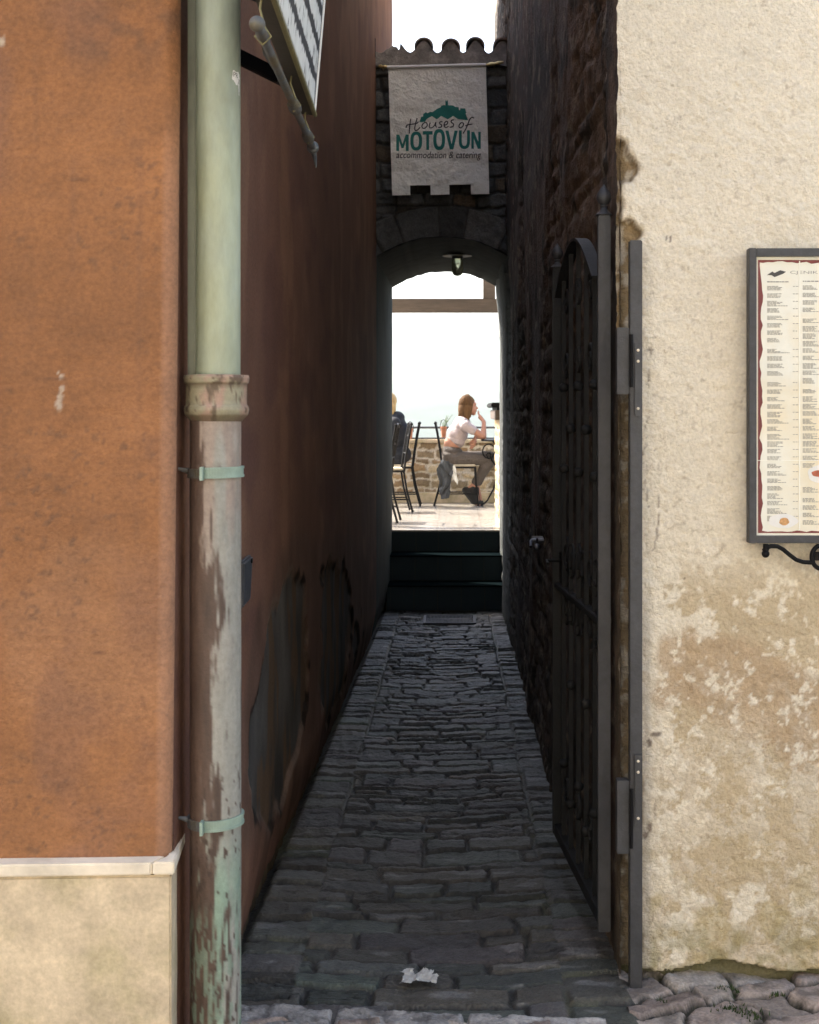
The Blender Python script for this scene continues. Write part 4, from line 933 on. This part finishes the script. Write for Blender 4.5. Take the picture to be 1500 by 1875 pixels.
# ---------------------------------------------------------------- banner
def banner():
    Y0 = 10.76; root = empty('banner', (-.14, Y0, 4.25), 'creased off-white cloth banner with green hilltop town print, hung above the arch', 'banner')
    tl, tr, bl_, br_ = P(711, 124, Y0), P(890, 120, Y0), P(718.5, 359, Y0), P(896, 356, Y0)
    def surf(X, Z):
        k = sst(4.24, 3.9, Z); side = X + .14
        y = Y0 - .012 + .010*(fbm(X*3 + Z, Z*3.4 - X, 5, 3) - .5)*k*2 + .016*np.abs(fbm(X*5 + 2*Z, Z*6, 6, 3) - .5)*k - .006*np.sin(Z*26 + X*9 + 3*fbm(X*3, Z*3, 4, 2))*k*.5
        return y - .012*sst(3.5, 3.3, Z)
    us = np.linspace(0, 1, 150); vs_ = np.linspace(0, 1, 200); V, U = np.meshgrid(vs_, us, indexing='ij')
    lerp = lambda a, b, t: np.array(a)*(1 - t[..., None]) + np.array(b)*t[..., None]
    pos = lerp(tl, tr, U)*(1 - V[..., None]) + lerp(bl_, br_, U)*V[..., None]
    pos[..., 1] = surf(pos[..., 0], pos[..., 2])
    keep = ~((V > .925) & (((U > .19) & (U < .395)) | ((U > .592) & (U < .81))))
    grid('cloth', pos, M['banner'], None, root, keep=keep, flip=True)
    me = bpy.data.objects[root.children[0].name]; sol = me.modifiers.new('t', 'SOLIDIFY'); sol.thickness = .0015
    cr = lambda cx, cy: P(660 + cx/5, 40 + cy/5, Y0)                 # reading the print off the photograph's own grid
    def onb(p, lift=.003): return (p.x, float(surf(np.array(p.x), np.array(p.z))) - lift, p.z)
    def fill(pts, m, nm):
        b = MB(); b.add([cr(*p) for p in pts], [tuple(range(len(pts)))]); me = bpy.data.meshes.new(nm); me.from_pydata(b.v, [], b.f)
        bm = bmesh.new(); bm.from_mesh(me); bmesh.ops.triangulate(bm, faces=bm.faces); bmesh.ops.subdivide_edges(bm, edges=bm.edges, cuts=4, use_grid_fill=True); bm.to_mesh(me); bm.free()
        for v in me.vertices: v.co = Vector(onb(v.co))
        return link(nm, me, m, root)
    fill([(540,920),(558,872),(575,868),(575,846),(600,830),(615,840),(640,826),(660,830),(700,800),(735,785),(742,770),(768,765),(779,770),(779,722),(787,722),(787,732),(793,732),(793,722),(801,722),(803,768),(850,770),(868,782),(900,785),(904,812),(914,812),(914,796),(960,797),(970,838),(963,842),(986,905),(940,900),(895,896),(850,865),(800,896),(740,864),(700,896),(655,866),(610,890),(590,918)], M['teal'], 'town_print')
    GL = {'M': [[(0,0),(.23,0),(.23,.62),(.42,.18),(.58,.18),(.77,.62),(.77,0),(1,0),(1,1),(.76,1),(.5,.42),(.24,1),(0,1)]],
          'T': [[(.36,0),(.64,0),(.64,.81),(1,.81),(1,1),(0,1),(0,.81),(.36,.81)]],
          'V': [[(.36,0),(.64,0),(1,1),(.74,1),(.5,.27),(.26,1),(0,1)]],
          'N': [[(0,0),(.26,0),(.26,.60),(.70,0),(1,0),(1,1),(.74,1),(.74,.40),(.30,1),(0,1)]]}
    ang = np.linspace(0, 2*math.pi, 41)
    for ch, x0, x1, y0, y1 in (('M',330,443,1035,1186),('O',458,566,1008,1181),('T',572,662,1004,1176),('O',668,776,984,1178),('V',778,892,998,1172),('U',902,1003,996,1168),('N',1016,1102,1010,1166)):
        a = cr(x0, y1); c = cr(x1, y0); b = MB(); f2 = lambda x, y: onb(Vector((a.x + (c.x - a.x)*x, 0, a.z + (c.z - a.z)*y)))
        if ch in GL:
            for pg_ in GL[ch]: b.add([f2(*p) for p in pg_], [tuple(range(len(pg_)))])
        else:
            sup = lambda t, rx, ry: (.5 + rx*math.copysign(abs(math.cos(t))**.8, math.cos(t)), .5 + ry*math.copysign(abs(math.sin(t))**.8, math.sin(t)))
            if ch == 'O': o_ = [sup(t, .5, .5) for t in ang]; i_ = [sup(t, .23, .33) for t in ang]
            else:
                o_ = [(0, 1)] + [(x, y*.9) for x, y in (sup(t, .5, .5) for t in np.linspace(math.pi, 2*math.pi, 25))] + [(1, 1)]; i_ = [(.26, 1)] + [(x, y*.9) for x, y in (sup(t, .24, .32) for t in np.linspace(math.pi, 2*math.pi, 25))] + [(.74, 1)]
            b.add([f2(*p) for p in o_] + [f2(*p) for p in i_], [(i, i + 1, len(o_) + i + 1, len(o_) + i) for i in range(len(o_) - 1)])
        me = bpy.data.meshes.new('big_lettering'); me.from_pydata(b.v, [], b.f); bm = bmesh.new(); bm.from_mesh(me); bmesh.ops.triangulate(bm, faces=bm.faces, ngon_method='EAR_CLIP'); bm.to_mesh(me); bm.free()
        link('big_lettering', me, M['teal'], root)
    a = cr(330, 1272); c = cr(1105, 1190)
    text_obj('accommodation & catering', 'small_lettering', M['black'], root, lambda x, y: onb(Vector((a.x + (c.x - a.x)*x, 0, a.z + (c.z - a.z)*y))), box=True, shear=.22, off=.004)
    sb = MB()
    def stroke(pts, wd=10):
        P3 = [Vector((p[0], p[1])) for p in pts]; out = []
        for i in range(len(P3) - 1):                        # Catmull-Rom through the points
            p0 = P3[max(i-1, 0)]; p1 = P3[i]; p2 = P3[i+1]; p3 = P3[min(i+2, len(P3)-1)]
            for t in np.linspace(0, 1, 7)[:-1]:
                out.append(.5*((2*p1) + (-p0 + p2)*t + (2*p0 - 5*p1 + 4*p2 - p3)*t*t + (-p0 + 3*p1 - 3*p2 + p3)*t**3))
        out.append(P3[-1]); L_ = []
        for i, p in enumerate(out):
            dd = (out[min(i+1, len(out)-1)] - out[max(i-1, 0)]).normalized(); nn = Vector((-dd.y, dd.x))*wd/2
            L_ += [onb(cr(*(p + nn)), .0035), onb(cr(*(p - nn)), .0035)]
        sb.add(L_, [(2*i, 2*i+1, 2*i+3, 2*i+2) for i in range(len(out) - 1)])
    stroke([(462,890),(456,930),(450,980),(448,1026)]); stroke([(420,975),(424,955),(445,945),(490,938),(520,930),(532,915)])
    stroke([(520,884),(508,930),(498,975),(505,998),(525,992),(548,968)])
    stroke([(594,922),(574,936),(564,960),(574,978),(596,974),(612,952),(608,930),(594,922)]); stroke([(640,925),(632,950),(636,972),(656,972),(680,950),(692,922),(688,950),(698,970)])
    stroke([(752,918),(732,918),(726,934),(744,948),(740,966),(712,970)]); stroke([(770,950),(792,940),(800,922),(786,914),(770,932),(768,958),(784,970),(808,958)])
    stroke([(856,900),(836,905),(832,922),(852,938),(848,960),(818,968)]); stroke([(925,925),(906,945),(904,965),(918,974),(938,958),(944,934),(925,925)])
    stroke([(1040,886),(1020,880),(1000,900),(980,950),(962,990),(940,1026)]); stroke([(962,956),(990,946),(1026,940)])
    sb.build('script_lettering', M['black'], root, recalc=False)
    rp = MB(); rp.tube([P(709, 123.5, Y0 - .02), P(890, 118.5, Y0 - .02)], .013, 14); rp.build('rod', M['rod'], root, smooth=True)
    for pa, pb in (((693, 121), (709, 123)), ((890, 119), (922, 114))):
        b = MB(); p0 = P(*pa, Y0 - .02); p1 = P(*pb, Y0 - .02); b.tube([p0, p0.lerp(p1, .3), p0.lerp(p1, .5), p0.lerp(p1, .7), p1], [.008, .016, .009, .016, .009], 10)
        b.tube([p0.lerp(p1, .5), p0.lerp(p1, .5) + Vector((0, .13, 0))], .007, 8); b.build('bracket', M['brass'], root, smooth=True)
banner()

# ---------------------------------------------------------------- lamp under the vault
lp = empty('jar_lamp', (.02, 12.0, 2.95), 'unlit glass jar lamp with a round flat plate under the arch vault', 'lamp')
zt = float(arch_z(.02)) - .002
MB().lathe([(.03, 0), (.03, -.012), (.125, -.022), (.128, -.027), (.05, -.034), (.046, -.050)], (.022, 12.0, zt + .01), 24).build('plate', M['bracket'], lp, smooth=True)
MB().lathe([(.040, -.045), (.048, -.055), (.048, -.150), (.042, -.178), (.025, -.192), (.002, -.196)], (.022, 12.0, zt + .01), 24).build('glass_jar', M['glass'], lp, smooth=True)

# ---------------------------------------------------------------- litter on the path
def blotch():
    U, V = np.meshgrid(np.linspace(0, 1, 90), np.linspace(0, 1, 60))
    x0 = (731 - 833)/F*4.02; x1 = (806 - 833)/F*4.02; y0, y1 = 3.965, 4.085
    X = x0 + (x1 - x0)*U; Y = y0 + (y1 - y0)*V
    e = .16*(fbm(U*4, V*4, 3, 4) - .5) + .10*(fbm(U*13, V*9, 4, 3) - .5)
    ins = inpoly(U + e, V + e*1.4, [(.03,.10),(.30,.05),(.42,.20),(.95,.08),(.98,.55),(.80,.62),(.86,.80),(.55,.92),(.40,.62),(.30,.90),(.05,.85),(.10,.5)])
    r = 1 - np.abs(fbm(U*6, V*4, 6, 3) - .5)*6; Z = .020 + .004*np.clip(r, 0, 1) + .004*(fbm(U*14, V*10, 7, 3) - .5)
    o = grid('white_blotch', np.stack([X, Y, Z], -1), M['scrap'], None, None, smooth=False, keep=ins)  # ragged pale sheet lying flat on the path
    tag(o, 'flat ragged white patch on the cobbles at the alley mouth', 'blotch')
blotch()
def moss():
    rnd = random.Random(8); b = MB()
    for cx, cy, n, r in ((1338, 1836, 60, .022), (1375, 1843, 45, .018), (1420, 1808, 22, .010), (1215, 1822, 30, .02), (1330, 1798, 30, .02), (1178, 1752, 14, .008)):
        Yg = 1.60*F/(cy - 752); X0 = (cx - 833)/F*Yg
        for _ in range(n):
            x = X0 + rnd.gauss(0, r); y = Yg + rnd.gauss(0, r*.8); a = rnd.uniform(0, 6.28); h = rnd.uniform(.002, .008); w = .003
            b.add([(x - w*math.cos(a), y - w*math.sin(a), -.004), (x + w*math.cos(a), y + w*math.sin(a), -.004), (x + rnd.uniform(-.006, .006), y + rnd.uniform(-.006, .006), h + .004)], [(0, 1, 2)])
    tag(b.build('moss', M['moss'], recalc=False), kind='stuff')
moss()

# ---------------------------------------------------------------- terrace furniture
FZ = .480
def make_chair(loc, rz, label, proto=None, frame='darkiron'):
    root = empty('iron_chair', loc, label, 'chair', 'iron cafe chairs on the terrace', rz)
    if proto is not None:
        for ch in proto.children:
            c = ch.copy(); COL.objects.link(c); c.parent = root
            for g in ch.children: d = g.copy(); COL.objects.link(d); d.parent = c
        return root
    L = lambda p: p
    def add(name, mb, m, parent=root, smooth=True):
        me_o = mb.build(name, M[m], None, smooth=smooth); me_o.parent = parent; return me_o
    for s in (-1, 1):
        y = .19*s
        add('back_post', MB().tube([(-.205, y, .46), (-.225, y, .62), (-.262, y, .85), (-.288, y, .985)], .012, 8).ball((-.289, y, .99), .017, 6), frame)
        add('leg', MB().tube([(-.20, y, .47), (-.235, y, .25), (-.30, y, .01)], .0115, 8).ball((-.30, y, .012), .015, 6), frame)
        add('leg', MB().tube([(.19, y*.98, .46), (.20, y, .25), (.225, y*1.02, .01)], .0115, 8).ball((.225, y*1.02, .012), .015, 6), frame)
        add('stretcher', MB().tube([(-.262, y, .145), (.21, y, .145)], .008, 8), frame)
    b = MB(); b.tube([(-.285, -.19, .965), (-.292, 0, 1.005), (-.285, .19, .965)], .010, 8); b.tube([(-.235, -.19, .66), (-.235, .19, .66)], .008, 8)
    for y in (-.10, 0, .10): b.tube([(-.235, y, .66), (-.258, y*.8, .82), (-.288, y, .99)], .007, 6)
    for s in (-1, 1): b.tube([(-.262 - .0*k, s*(.05 + .03*math.cos(k/12*5)), .83 + .035*math.sin(k/12*5)) for k in range(13)], .005, 6)
    add('backrest', b, frame)
    b = MB(); b.tube([(-.20, -.19, .46), (.19, -.186, .46), (.19, .186, .46), (-.20, .19, .46), (-.20, -.19, .46)], .011, 8); add('seat_frame', b, frame); add('stretcher', MB().tube([(.21, -.19, .145), (.21, .19, .145)], .008, 8), frame)
    b = MB(); b.box((-.20, -.185, .468), (.20, .185, .497)); st = b.build('seat', M['cushion'], None, bevel=.012, smooth=True); st.parent = root
    return root
ch1 = make_chair((.055, 17.2, FZ), 0, 'black iron chair the pale-shirted woman sits on')
make_chair((-.715, 17.15, FZ), math.pi, 'black iron chair under the person in the dark jacket', ch1)
make_chair((-.795, 16.1, FZ), math.pi + .12, 'black iron chair just in front of the seated person in the dark jacket', ch1)
make_chair((-.875, 14.62, FZ), math.pi - .05, 'black iron chair nearest the steps, mostly hidden by the left wall', ch1)
def table():
    root = empty('cafe_table', (.66, 17.05, FZ), 'small dark iron table with scroll legs in front of the seated woman', 'table')
    cx, cy = .69, 17.05
    MB().lathe([(.36, .775), (.375, .78), (.375, .795), (.36, .80)], (cx, cy, FZ), 40).build('table_top', M['darkiron'], root, smooth=True)
    for k in range(4):
        a = math.pi + .12 + k*math.pi/2; ca, sa = math.cos(a), math.sin(a); q = lambda r, z: (cx + r*ca, cy + r*sa, FZ + z)
        b = MB(); b.tube([q(.36, .012), q(.30, .07), q(.23, .20), q(.19, .36), q(.20, .48), q(.26, .56)], .010, 8); b.ball(q(.365, .015), .018, 6)
        b.tube([q(.285 + .075*math.cos(t), .655 + .085*math.sin(t)) for t in np.linspace(0, 2*math.pi, 25)], .008, 8, cap=False)
        b.tube([q(.285 + .030*math.cos(t)*(1 - t/14), .60 + .035*math.sin(t)) for t in np.linspace(0, 2*math.pi, 17)], .007, 8, cap=False)
        b.tube([q(.26, .56), q(.21, .64), q(.20, .74), q(.24, .775)], .009, 8); b.build('leg', M['darkiron'], root, smooth=True)
    MB().tube([(cx + .22*math.cos(t), cy + .22*math.sin(t), FZ + .22) for t in np.linspace(0, 2*math.pi, 33)], .007, 6, cap=False).build('ring', M['darkiron'], root, smooth=True)
table()
def pot(px, py0, py1, w, label, plant):
    Y = 17.70; c = P(px, (py0 + py1)/2, Y); h = (py1 - py0)/F*Y; r = w/F*Y/2
    root = empty('flower_pot', (c.x, Y, c.z - h/2), label, 'flower pot', 'pots hung on the terrace railing')
    MB().lathe([(r*.68, 0), (r*.95, h*.8), (r*1.08, h*.82), (r*1.08, h), (r*.9, h), (r*.85, h*.9), (r*.001, h*.88)], (c.x, Y, c.z - h/2), 20).build('pot', M['terracotta'], root, smooth=True)
    b = MB(); b.tube([(c.x - r*1.12, Y, c.z + h*.1), (c.x - r*1.12, Y, c.z + h*.7), (c.x - r*.7, Y, c.z + h*1.02), (c.x, Y, c.z + h*1.15), (c.x + r*.7, Y, c.z + h*1.02), (c.x + r*1.12, Y, c.z + h*.7), (c.x + r*1.12, Y, c.z + h*.1)], .004, 6)
    b.tube([(c.x, Y, c.z + h*.3), (c.x, 17.95, 1.415)], .004, 6); b.build('hanger', M['darkiron'], root, smooth=True)
    if plant:
        rnd = random.Random(4); b = MB(); st = MB(); zt = c.z + h*.42
        for _ in range(16):
            a = rnd.uniform(0, 6.28); rr = rnd.uniform(.02, .09); hh = rnd.uniform(.07, .17); tip = Vector((c.x + rr*math.cos(a) + .02, Y + rr*math.sin(a), zt + hh)); bs = Vector((c.x + rnd.uniform(-.02, .02), Y, zt))
            st.tube([bs, bs.lerp(tip, .5) + Vector((0, 0, .01)), tip], .0016, 5)
            for k in range(5):
                p = bs.lerp(tip, .35 + .16*k); a2 = rnd.uniform(0, 6.28); s = rnd.uniform(.009, .017); u = Vector((math.cos(a2), math.sin(a2), rnd.uniform(-.2, .6))).normalized(); v = u.cross(Vector((0, 0, 1))).normalized()*.45
                b.add([p, p + (u*.6 + v)*s, p + u*1.5*s, p + (u*.6 - v)*s], [(0, 1, 2, 3)])
        s_ = st.build('stem', M['leaf'], root); b.build('leaf', M['leaf'], root, recalc=False)
pot(751, 784, 803, 11, 'orange terracotta pot hung on the railing beside the person in dark', False)
pot(812.5, 781, 801, 11, 'terracotta pot with a leafy plant on the railing behind the woman', True)

# ---------------------------------------------------------------- people
def fuse(name, parts, voxel, m, parent, smoothit=3):
    b = MB()
    for p in parts:
        if p[0] == 'c':
            _, a, c, ra, rc = p; a = Vector(a); c = Vector(c); L_ = (c - a).length; n = max(2, int(L_/min(ra, rc)*1.2)); dd = (c - a).normalized() if L_ > 1e-6 else Vector((0, 0, 1))
            path = [a - dd*ra*k for k in (.98, .86, .6, .3)] + [a.lerp(c, t) for t in np.linspace(0, 1, n + 1)] + [c + dd*rc*k for k in (.3, .6, .86, .98)]
            rs = [ra*math.sqrt(max(1e-3, 1 - k*k)) for k in (.98, .86, .6, .3)] + [ra + (rc - ra)*t for t in np.linspace(0, 1, n + 1)] + [rc*math.sqrt(max(1e-3, 1 - k*k)) for k in (.3, .6, .86, .98)]
            b.tube(path, rs, 14)
        else:
            _, c, sc, rot = p; k = len(b.v); b.ball((0, 0, 0), 1, 10, sc); R_ = Euler(rot).to_matrix()
            for i in range(k, len(b.v)): b.v[i] = tuple(R_ @ Vector(b.v[i]) + Vector(c))
    me = bpy.data.meshes.new(name); me.from_pydata(b.v, [], b.f)
    bm = bmesh.new(); bm.from_mesh(me); bmesh.ops.recalc_face_normals(bm, faces=bm.faces); bm.to_mesh(me); bm.free()
    o = bpy.data.objects.new(name, me); COL.objects.link(o)
    r = o.modifiers.new('r', 'REMESH'); r.mode = 'VOXEL'; r.voxel_size = voxel
    s = o.modifiers.new('s', 'SMOOTH'); s.iterations = smoothit; s.factor = .5
    dg = bpy.context.evaluated_depsgraph_get(); me2 = bpy.data.meshes.new_from_object(o.evaluated_get(dg))
    bpy.data.objects.remove(o); me2.materials.clear()
    return link(name, me2, m, parent, smooth=True)
def woman():
    Yw = 17.2; k = Yw/F
    root = empty('person', (.06, Yw, FZ), 'woman in pale T-shirt and grey trousers sitting with hand at chin, facing right', 'person')
    W = lambda px, py, dy=0: ((px - 833)*k, Yw + dy, CAMZ - (py - 752)*k)
    body = []
    # head, neck
    body += [('e', W(858.5, 743), (.088, .073, .104), (0, .15, 0)), ('e', W(865, 750), (.052, .055, .062), (0, .2, 0)), ('e', W(867, 757), (.030, .035, .026), (0, 0, 0)),
             ('c', W(871.5, 743.5), W(874.2, 747.5), .008, .0125), ('e', W(872.5, 752.5), (.011, .022, .007), (0, 0, 0)), ('e', W(870.5, 739), (.018, .050, .010), (0, 0, 0)),
             ('e', W(857, 745, -.073), (.018, .010, .028), (0, 0, 0)), ('e', W(857, 745, .073), (.018, .010, .028), (0, 0, 0)), ('c', W(856, 756), W(848, 772), .050, .056)]
    for s in (-1, 1): body += [('e', W(869.6, 742.6, s*.032), (.012, .014, .008), (0, 0, 0))]
    # torso (bent forward), shoulders, hips
    body += [('e', W(846, 778), (.10, .165, .10), (0, .5, 0)), ('e', W(838, 793), (.115, .140, .13), (0, .45, 0)), ('e', W(829, 812), (.105, .120, .12), (0, .3, 0)), ('e', W(828, 836), (.105, .145, .095), (0, 0, 0))]
    def hand(wr, dirn, side, curl, ps=1):
        wr = Vector(wr); dirn = Vector(dirn).normalized(); side = Vector(side).normalized(); up = dirn.cross(side).normalized(); out = [('c', wr, wr + dirn*.075, .019, .027)]
        for i, (o_, l) in enumerate(((-.028, .062), (-.010, .074), (.010, .070), (.027, .055))):
            a = wr + dirn*.085 + side*o_; d1 = (dirn + up*curl*.6).normalized(); b1 = a + d1*l*.5; d2 = (dirn + up*curl*1.8).normalized(); c1 = b1 + d2*l*.38; d3 = (dirn*.5 + up*curl*2.4).normalized()
            out += [('c', a - dirn*.02, b1, .0105, .0092), ('c', b1, c1, .0090, .0082), ('c', c1, c1 + d3*l*.24, .0082, .0068)]
        t0 = wr + dirn*.03 - side*.026; t1 = t0 + (dirn*.5 - side*.8).normalized()*.035; out += [('c', t0, t1, .012, .0105), ('c', t1, t1 + (dirn*.95 - side*.1 + up*curl*.5).normalized()*.032, .0100, .0075)]
        return out
    # near (right) arm: elbow on the table edge, hand to the chin
    el = W(885, 799, -.16); wr = W(886, 772, -.10)
    body += [('c', W(852, 779, -.165), el, .052, .038), ('c', el, wr, .038, .024)]
    body += hand(wr, Vector(W(876, 760, -.05)) - Vector(wr), Vector((-.3, -.2, .9)), .35)
    # far arm: folded, hand hanging from the wrist
    el2 = W(884, 800, .13); wr2 = W(871, 800, -.02)
    body += [('c', W(854, 780, .165), el2, .050, .036), ('c', el2, wr2, .035, .023)]
    body += hand(wr2, Vector(W(865, 820, -.05)) - Vector(wr2), Vector((.9, 0, .3)), .25)
    # legs
    for s, kx, ky, ax, ay in ((-1, 901, 839, 867, 889), (1, 897, 836, 873, 890)):
        hip = W(830, 841, s*.09); kn = W(kx, ky, s*.085 + .0); an = W(ax, ay, s*.075)
        mid = Vector(kn).lerp(Vector(an), .35); mid = mid + Vector((-.012, 0, -.015))
        body += [('c', hip, kn, .086, .058), ('c', kn, mid, .056, .054), ('c', mid, an, .054, .036)]
        toe = W(ax + 8, ay + 34, s*.075); heel = W(ax - 12, ay + 8, s*.075)
        body += [('c', an, toe, .036, .030), ('c', heel, an, .030, .036)]
    fuse('body', body, .0062, M['skin'], root, 2)
    # T-shirt
    sh = [('e', W(846, 778), (.112, .178, .112), (0, .5, 0)), ('e', W(838, 794), (.128, .153, .135), (0, .45, 0)), ('e', W(835, 806), (.115, .138, .085), (0, .62, 0)), ('c', W(853, 768), W(848, 773), .050, .062),
          ('c', W(852, 779, -.165), W(865, 787, -.165), .066, .060), ('c', W(854, 780, .165), W(866, 788, .155), .064, .058)]
    fuse('tshirt', sh, .009, M['tshirt'], root, 3)
    tr = [('e', W(827, 837), (.138, .178, .115), (0, 0, 0)), ('e', W(829, 826), (.128, .160, .075), (0, .25, 0))]
    for s, kx, ky, ax, ay in ((-1, 901, 839, 867, 889), (1, 897, 836, 873, 890)):
        hip = W(830, 841, s*.09); kn = W(kx, ky, s*.085); an = Vector(W(ax, ay, s*.075)); mid = Vector(kn).lerp(an, .35) + Vector((-.012, 0, -.015)); cuff = Vector(kn).lerp(an, .86)
        tr += [('c', hip, kn, .096, .067), ('c', kn, mid, .066, .066), ('c', mid, cuff, .066, .056)]
    fuse('trousers', tr, .009, M['trousers'], root, 3)
    for s, ax, ay in ((-1, 867, 889), (1, 873, 890)):
        toe = W(ax + 8, ay + 31, s*.075); heel = W(ax - 15, ay + 8, s*.075); ball_ = W(ax + 1, ay + 27, s*.075)
        sh = [('c', heel, ball_, .040, .048), ('c', ball_, toe, .046, .036), ('c', W(ax - 1, ay + 5, s*.075), ball_, .046, .046), ('c', heel, W(ax - 2, ay + 6, s*.075), .036, .042)]
        fuse('shoe', sh, .008, M['shoe'], root, 2)
    # hair: cap plus falling locks
    hr = [('e', W(855.5, 739), (.098, .088, .104), (0, .15, 0)), ('e', W(850, 748), (.075, .092, .105), (0, .1, 0)), ('c', W(848, 750), W(843, 766), .060, .030)]
    for s in (-1, 1):
        for dx, dyy, l in ((849, .075, 768), (853, .082, 769), (857, .083, 771), (860, .078, 766), (845, .05, 766)):
            hr.append(('c', W(dx + 2, 745, s*dyy*.9), W(dx + 1, l - 3, s*dyy), .026, .011))
        hr.append(('c', W(858, 729, s*.03), W(864, 741, s*.078), .022, .018))
    hair = fuse('hair', hr, .008, M['hairb'], root, 1)
    rnd = random.Random(12); lb_ = MB(); cc = Vector(W(855.5, 739))
    for i in range(110):
        a = rnd.uniform(-2.75, 2.75) + math.pi; sx, sy = math.cos(a), math.sin(a)
        if sx > .55: continue
        path = []
        for t in (0, .25, .5, .75, 1):
            ph = t*1.9; r = .104*math.sin(min(ph + .15, 1.57)); z = .112*math.cos(min(ph + .15, 1.57)) - max(0, ph + .15 - 1.57)*.34*(1 + .12*rnd.random())
            path.append(cc + Vector((sx*r*.95 + .012 - .02*t, sy*r*.88, z)))
        lb_.tube(path, [.005, .006, .006, .0045, .0015], 5)
    lb_.build('lock', M['hairb'], hair, smooth=True)['kind'] = 'stuff'
woman()
def second():
    Yw = 17.15; k = Yw/F
    root = empty('person', (-.68, Yw, FZ), 'fair haired person in dark jacket, seated and mostly hidden by the left wall', 'person')
    W = lambda px, py, dy=0: ((px - 833)*k, Yw + dy, CAMZ - (py - 752)*k)
    body = [('e', W(709, 737), (.088, .073, .108), (0, -.1, 0)), ('c', W(697, 739), W(694.5, 743), .008, .012), ('e', W(702, 750), (.05, .052, .05), (0, 0, 0)), ('c', W(712, 748), W(718, 766), .050, .056),
            ('e', W(722, 775), (.10, .17, .10), (0, 0, 0)), ('e', W(725, 800), (.115, .15, .15), (0, 0, 0)), ('e', W(730, 835), (.125, .165, .12), (0, 0, 0))]
    for s in (-1, 1):
        kn = W(664, 838, s*.10); an = W(670, 905, s*.10); el = W(702, 812, s*.22); wr = W(678, 806, s*.12)
        body += [('c', W(728, 840, s*.09), kn, .085, .058), ('c', kn, an, .056, .036), ('c', an, W(652, 917, s*.10), .036, .028), ('c', W(722, 772, s*.17), el, .05, .04), ('c', el, wr, .038, .025)]
        for i in range(4): body.append(('c', W(674, 806, s*.12 + (i - 1.5)*.02), W(662 + abs(i - 1.5)*1.5, 809, s*.12 + (i - 1.5)*.021), .010, .008))
        body.append(('c', W(677, 805, s*.12 - .03*s), W(670, 806, s*.12 - .05*s), .011, .009)); body.append(('c', wr, W(674, 806, s*.12), .024, .03))
    fuse('body', body, .009, M['skin'], root)
    jk = [('e', W(724, 773), (.122, .185, .112), (0, .2, 0)), ('e', W(727, 800), (.142, .172, .16), (0, 0, 0)), ('e', W(731, 832), (.150, .190, .125), (0, 0, 0)), ('e', W(731, 762), (.075, .13, .055), (0, .6, 0)), ('e', W(737, 790), (.085, .14, .14), (0, -.1, 0))]
    for s in (-1, 1): jk += [('c', W(724, 774, s*.17), W(703, 812, s*.22), .07, .058), ('c', W(703, 812, s*.22), W(682, 807, s*.13), .055, .042)]
    fuse('jacket', jk, .010, M['jacket'], root)
    tr = []
    for s in (-1, 1): tr += [('c', W(728, 840, s*.09), W(664, 838, s*.10), .095, .068), ('c', W(664, 838, s*.10), W(669, 900, s*.10), .066, .05)]
    fuse('trousers', tr, .010, M['jacket'], root)
    for s in (-1, 1): fuse('shoe', [('c', W(674, 915, s*.10), W(652, 918, s*.10), .042, .034)], .01, M['shoe'], root)
    hr = [('e', W(712, 733), (.100, .090, .105), (0, 0, 0)), ('c', W(716, 738), W(719.5, 762), .066, .035)]
    for s in (-1, 1):
        for dx in (712, 716, 719): hr.append(('c', W(dx, 742, s*.07), W(dx + 1, 766, s*.08), .026, .012))
    fuse('hair', hr, .009, mat('blonde_hair', (.36, .24, .10), .45, .3, 40, .6, 120, stretch=(1, 1, .12)), root, 1)
second()
# garments hung on the woman's chair
def draped(name, outline, Y, thick, m, label, cat, seed, root_px):
    k = Y/F; pts = [((px - 833)*k, CAMZ - (py - 752)*k) for px, py in outline]
    xs = [p[0] for p in pts]; zs = [p[1] for p in pts]; X, Z = np.meshgrid(np.linspace(min(xs), max(xs), 60), np.linspace(min(zs), max(zs), 110))
    ins = inpoly(X + .004*(noise(X*60, Z*60, seed) - .5), Z, pts)
    Yd = Y - thick*(.3 + 1.3*fbm(X*30 + Z*7, Z*6, seed, 3) + .35*np.sin(X*70 + 4*np.sin(Z*14)))
    g = grid(name, np.stack([X, Yd, Z], -1), M[m], None, None, keep=ins)
    s = g.modifiers.new('t', 'SOLIDIFY'); s.thickness = .012
    tag(g, label, cat); return g
draped('draped_jacket', [(806,846),(812,841),(822,845),(830,850),(829,866),(826,884),(824,900),(823,912),(808,914),(805,900),(804,880),(800,868),(801,856)], 16.99, .045, 'denim', 'grey-blue jacket hanging from the seat of the woman\'s chair', 'jacket', 3, None)
draped('white_cloth', [(827,852),(833,852),(836,866),(839,880),(838,888),(833,880),(828,872)], 16.975, .02, 'whitecloth', 'small white cloth hanging between the grey jacket and the chair seat', 'cloth', 5, None)
# ---------------------------------------------------------------- haze over the valley
hz = MB().box((-9500, -9500, -215), (9500, 9500, 640)).build('haze', None)
hm = bpy.data.materials.new('haze'); hm.use_nodes = True; ht = hm.node_tree; ht.nodes.clear()
pv = ht.nodes.new('ShaderNodeVolumePrincipled'); pv.inputs['Density'].default_value = 0.00008; pv.inputs['Color'].default_value = (.93, .95, .97, 1)
pv.inputs['Anisotropy'].default_value = 0.3
oo = ht.nodes.new('ShaderNodeOutputMaterial'); ht.links.new(pv.outputs[0], oo.inputs['Volume'])
hz.data.materials.append(hm); tag(hz, kind='stuff')
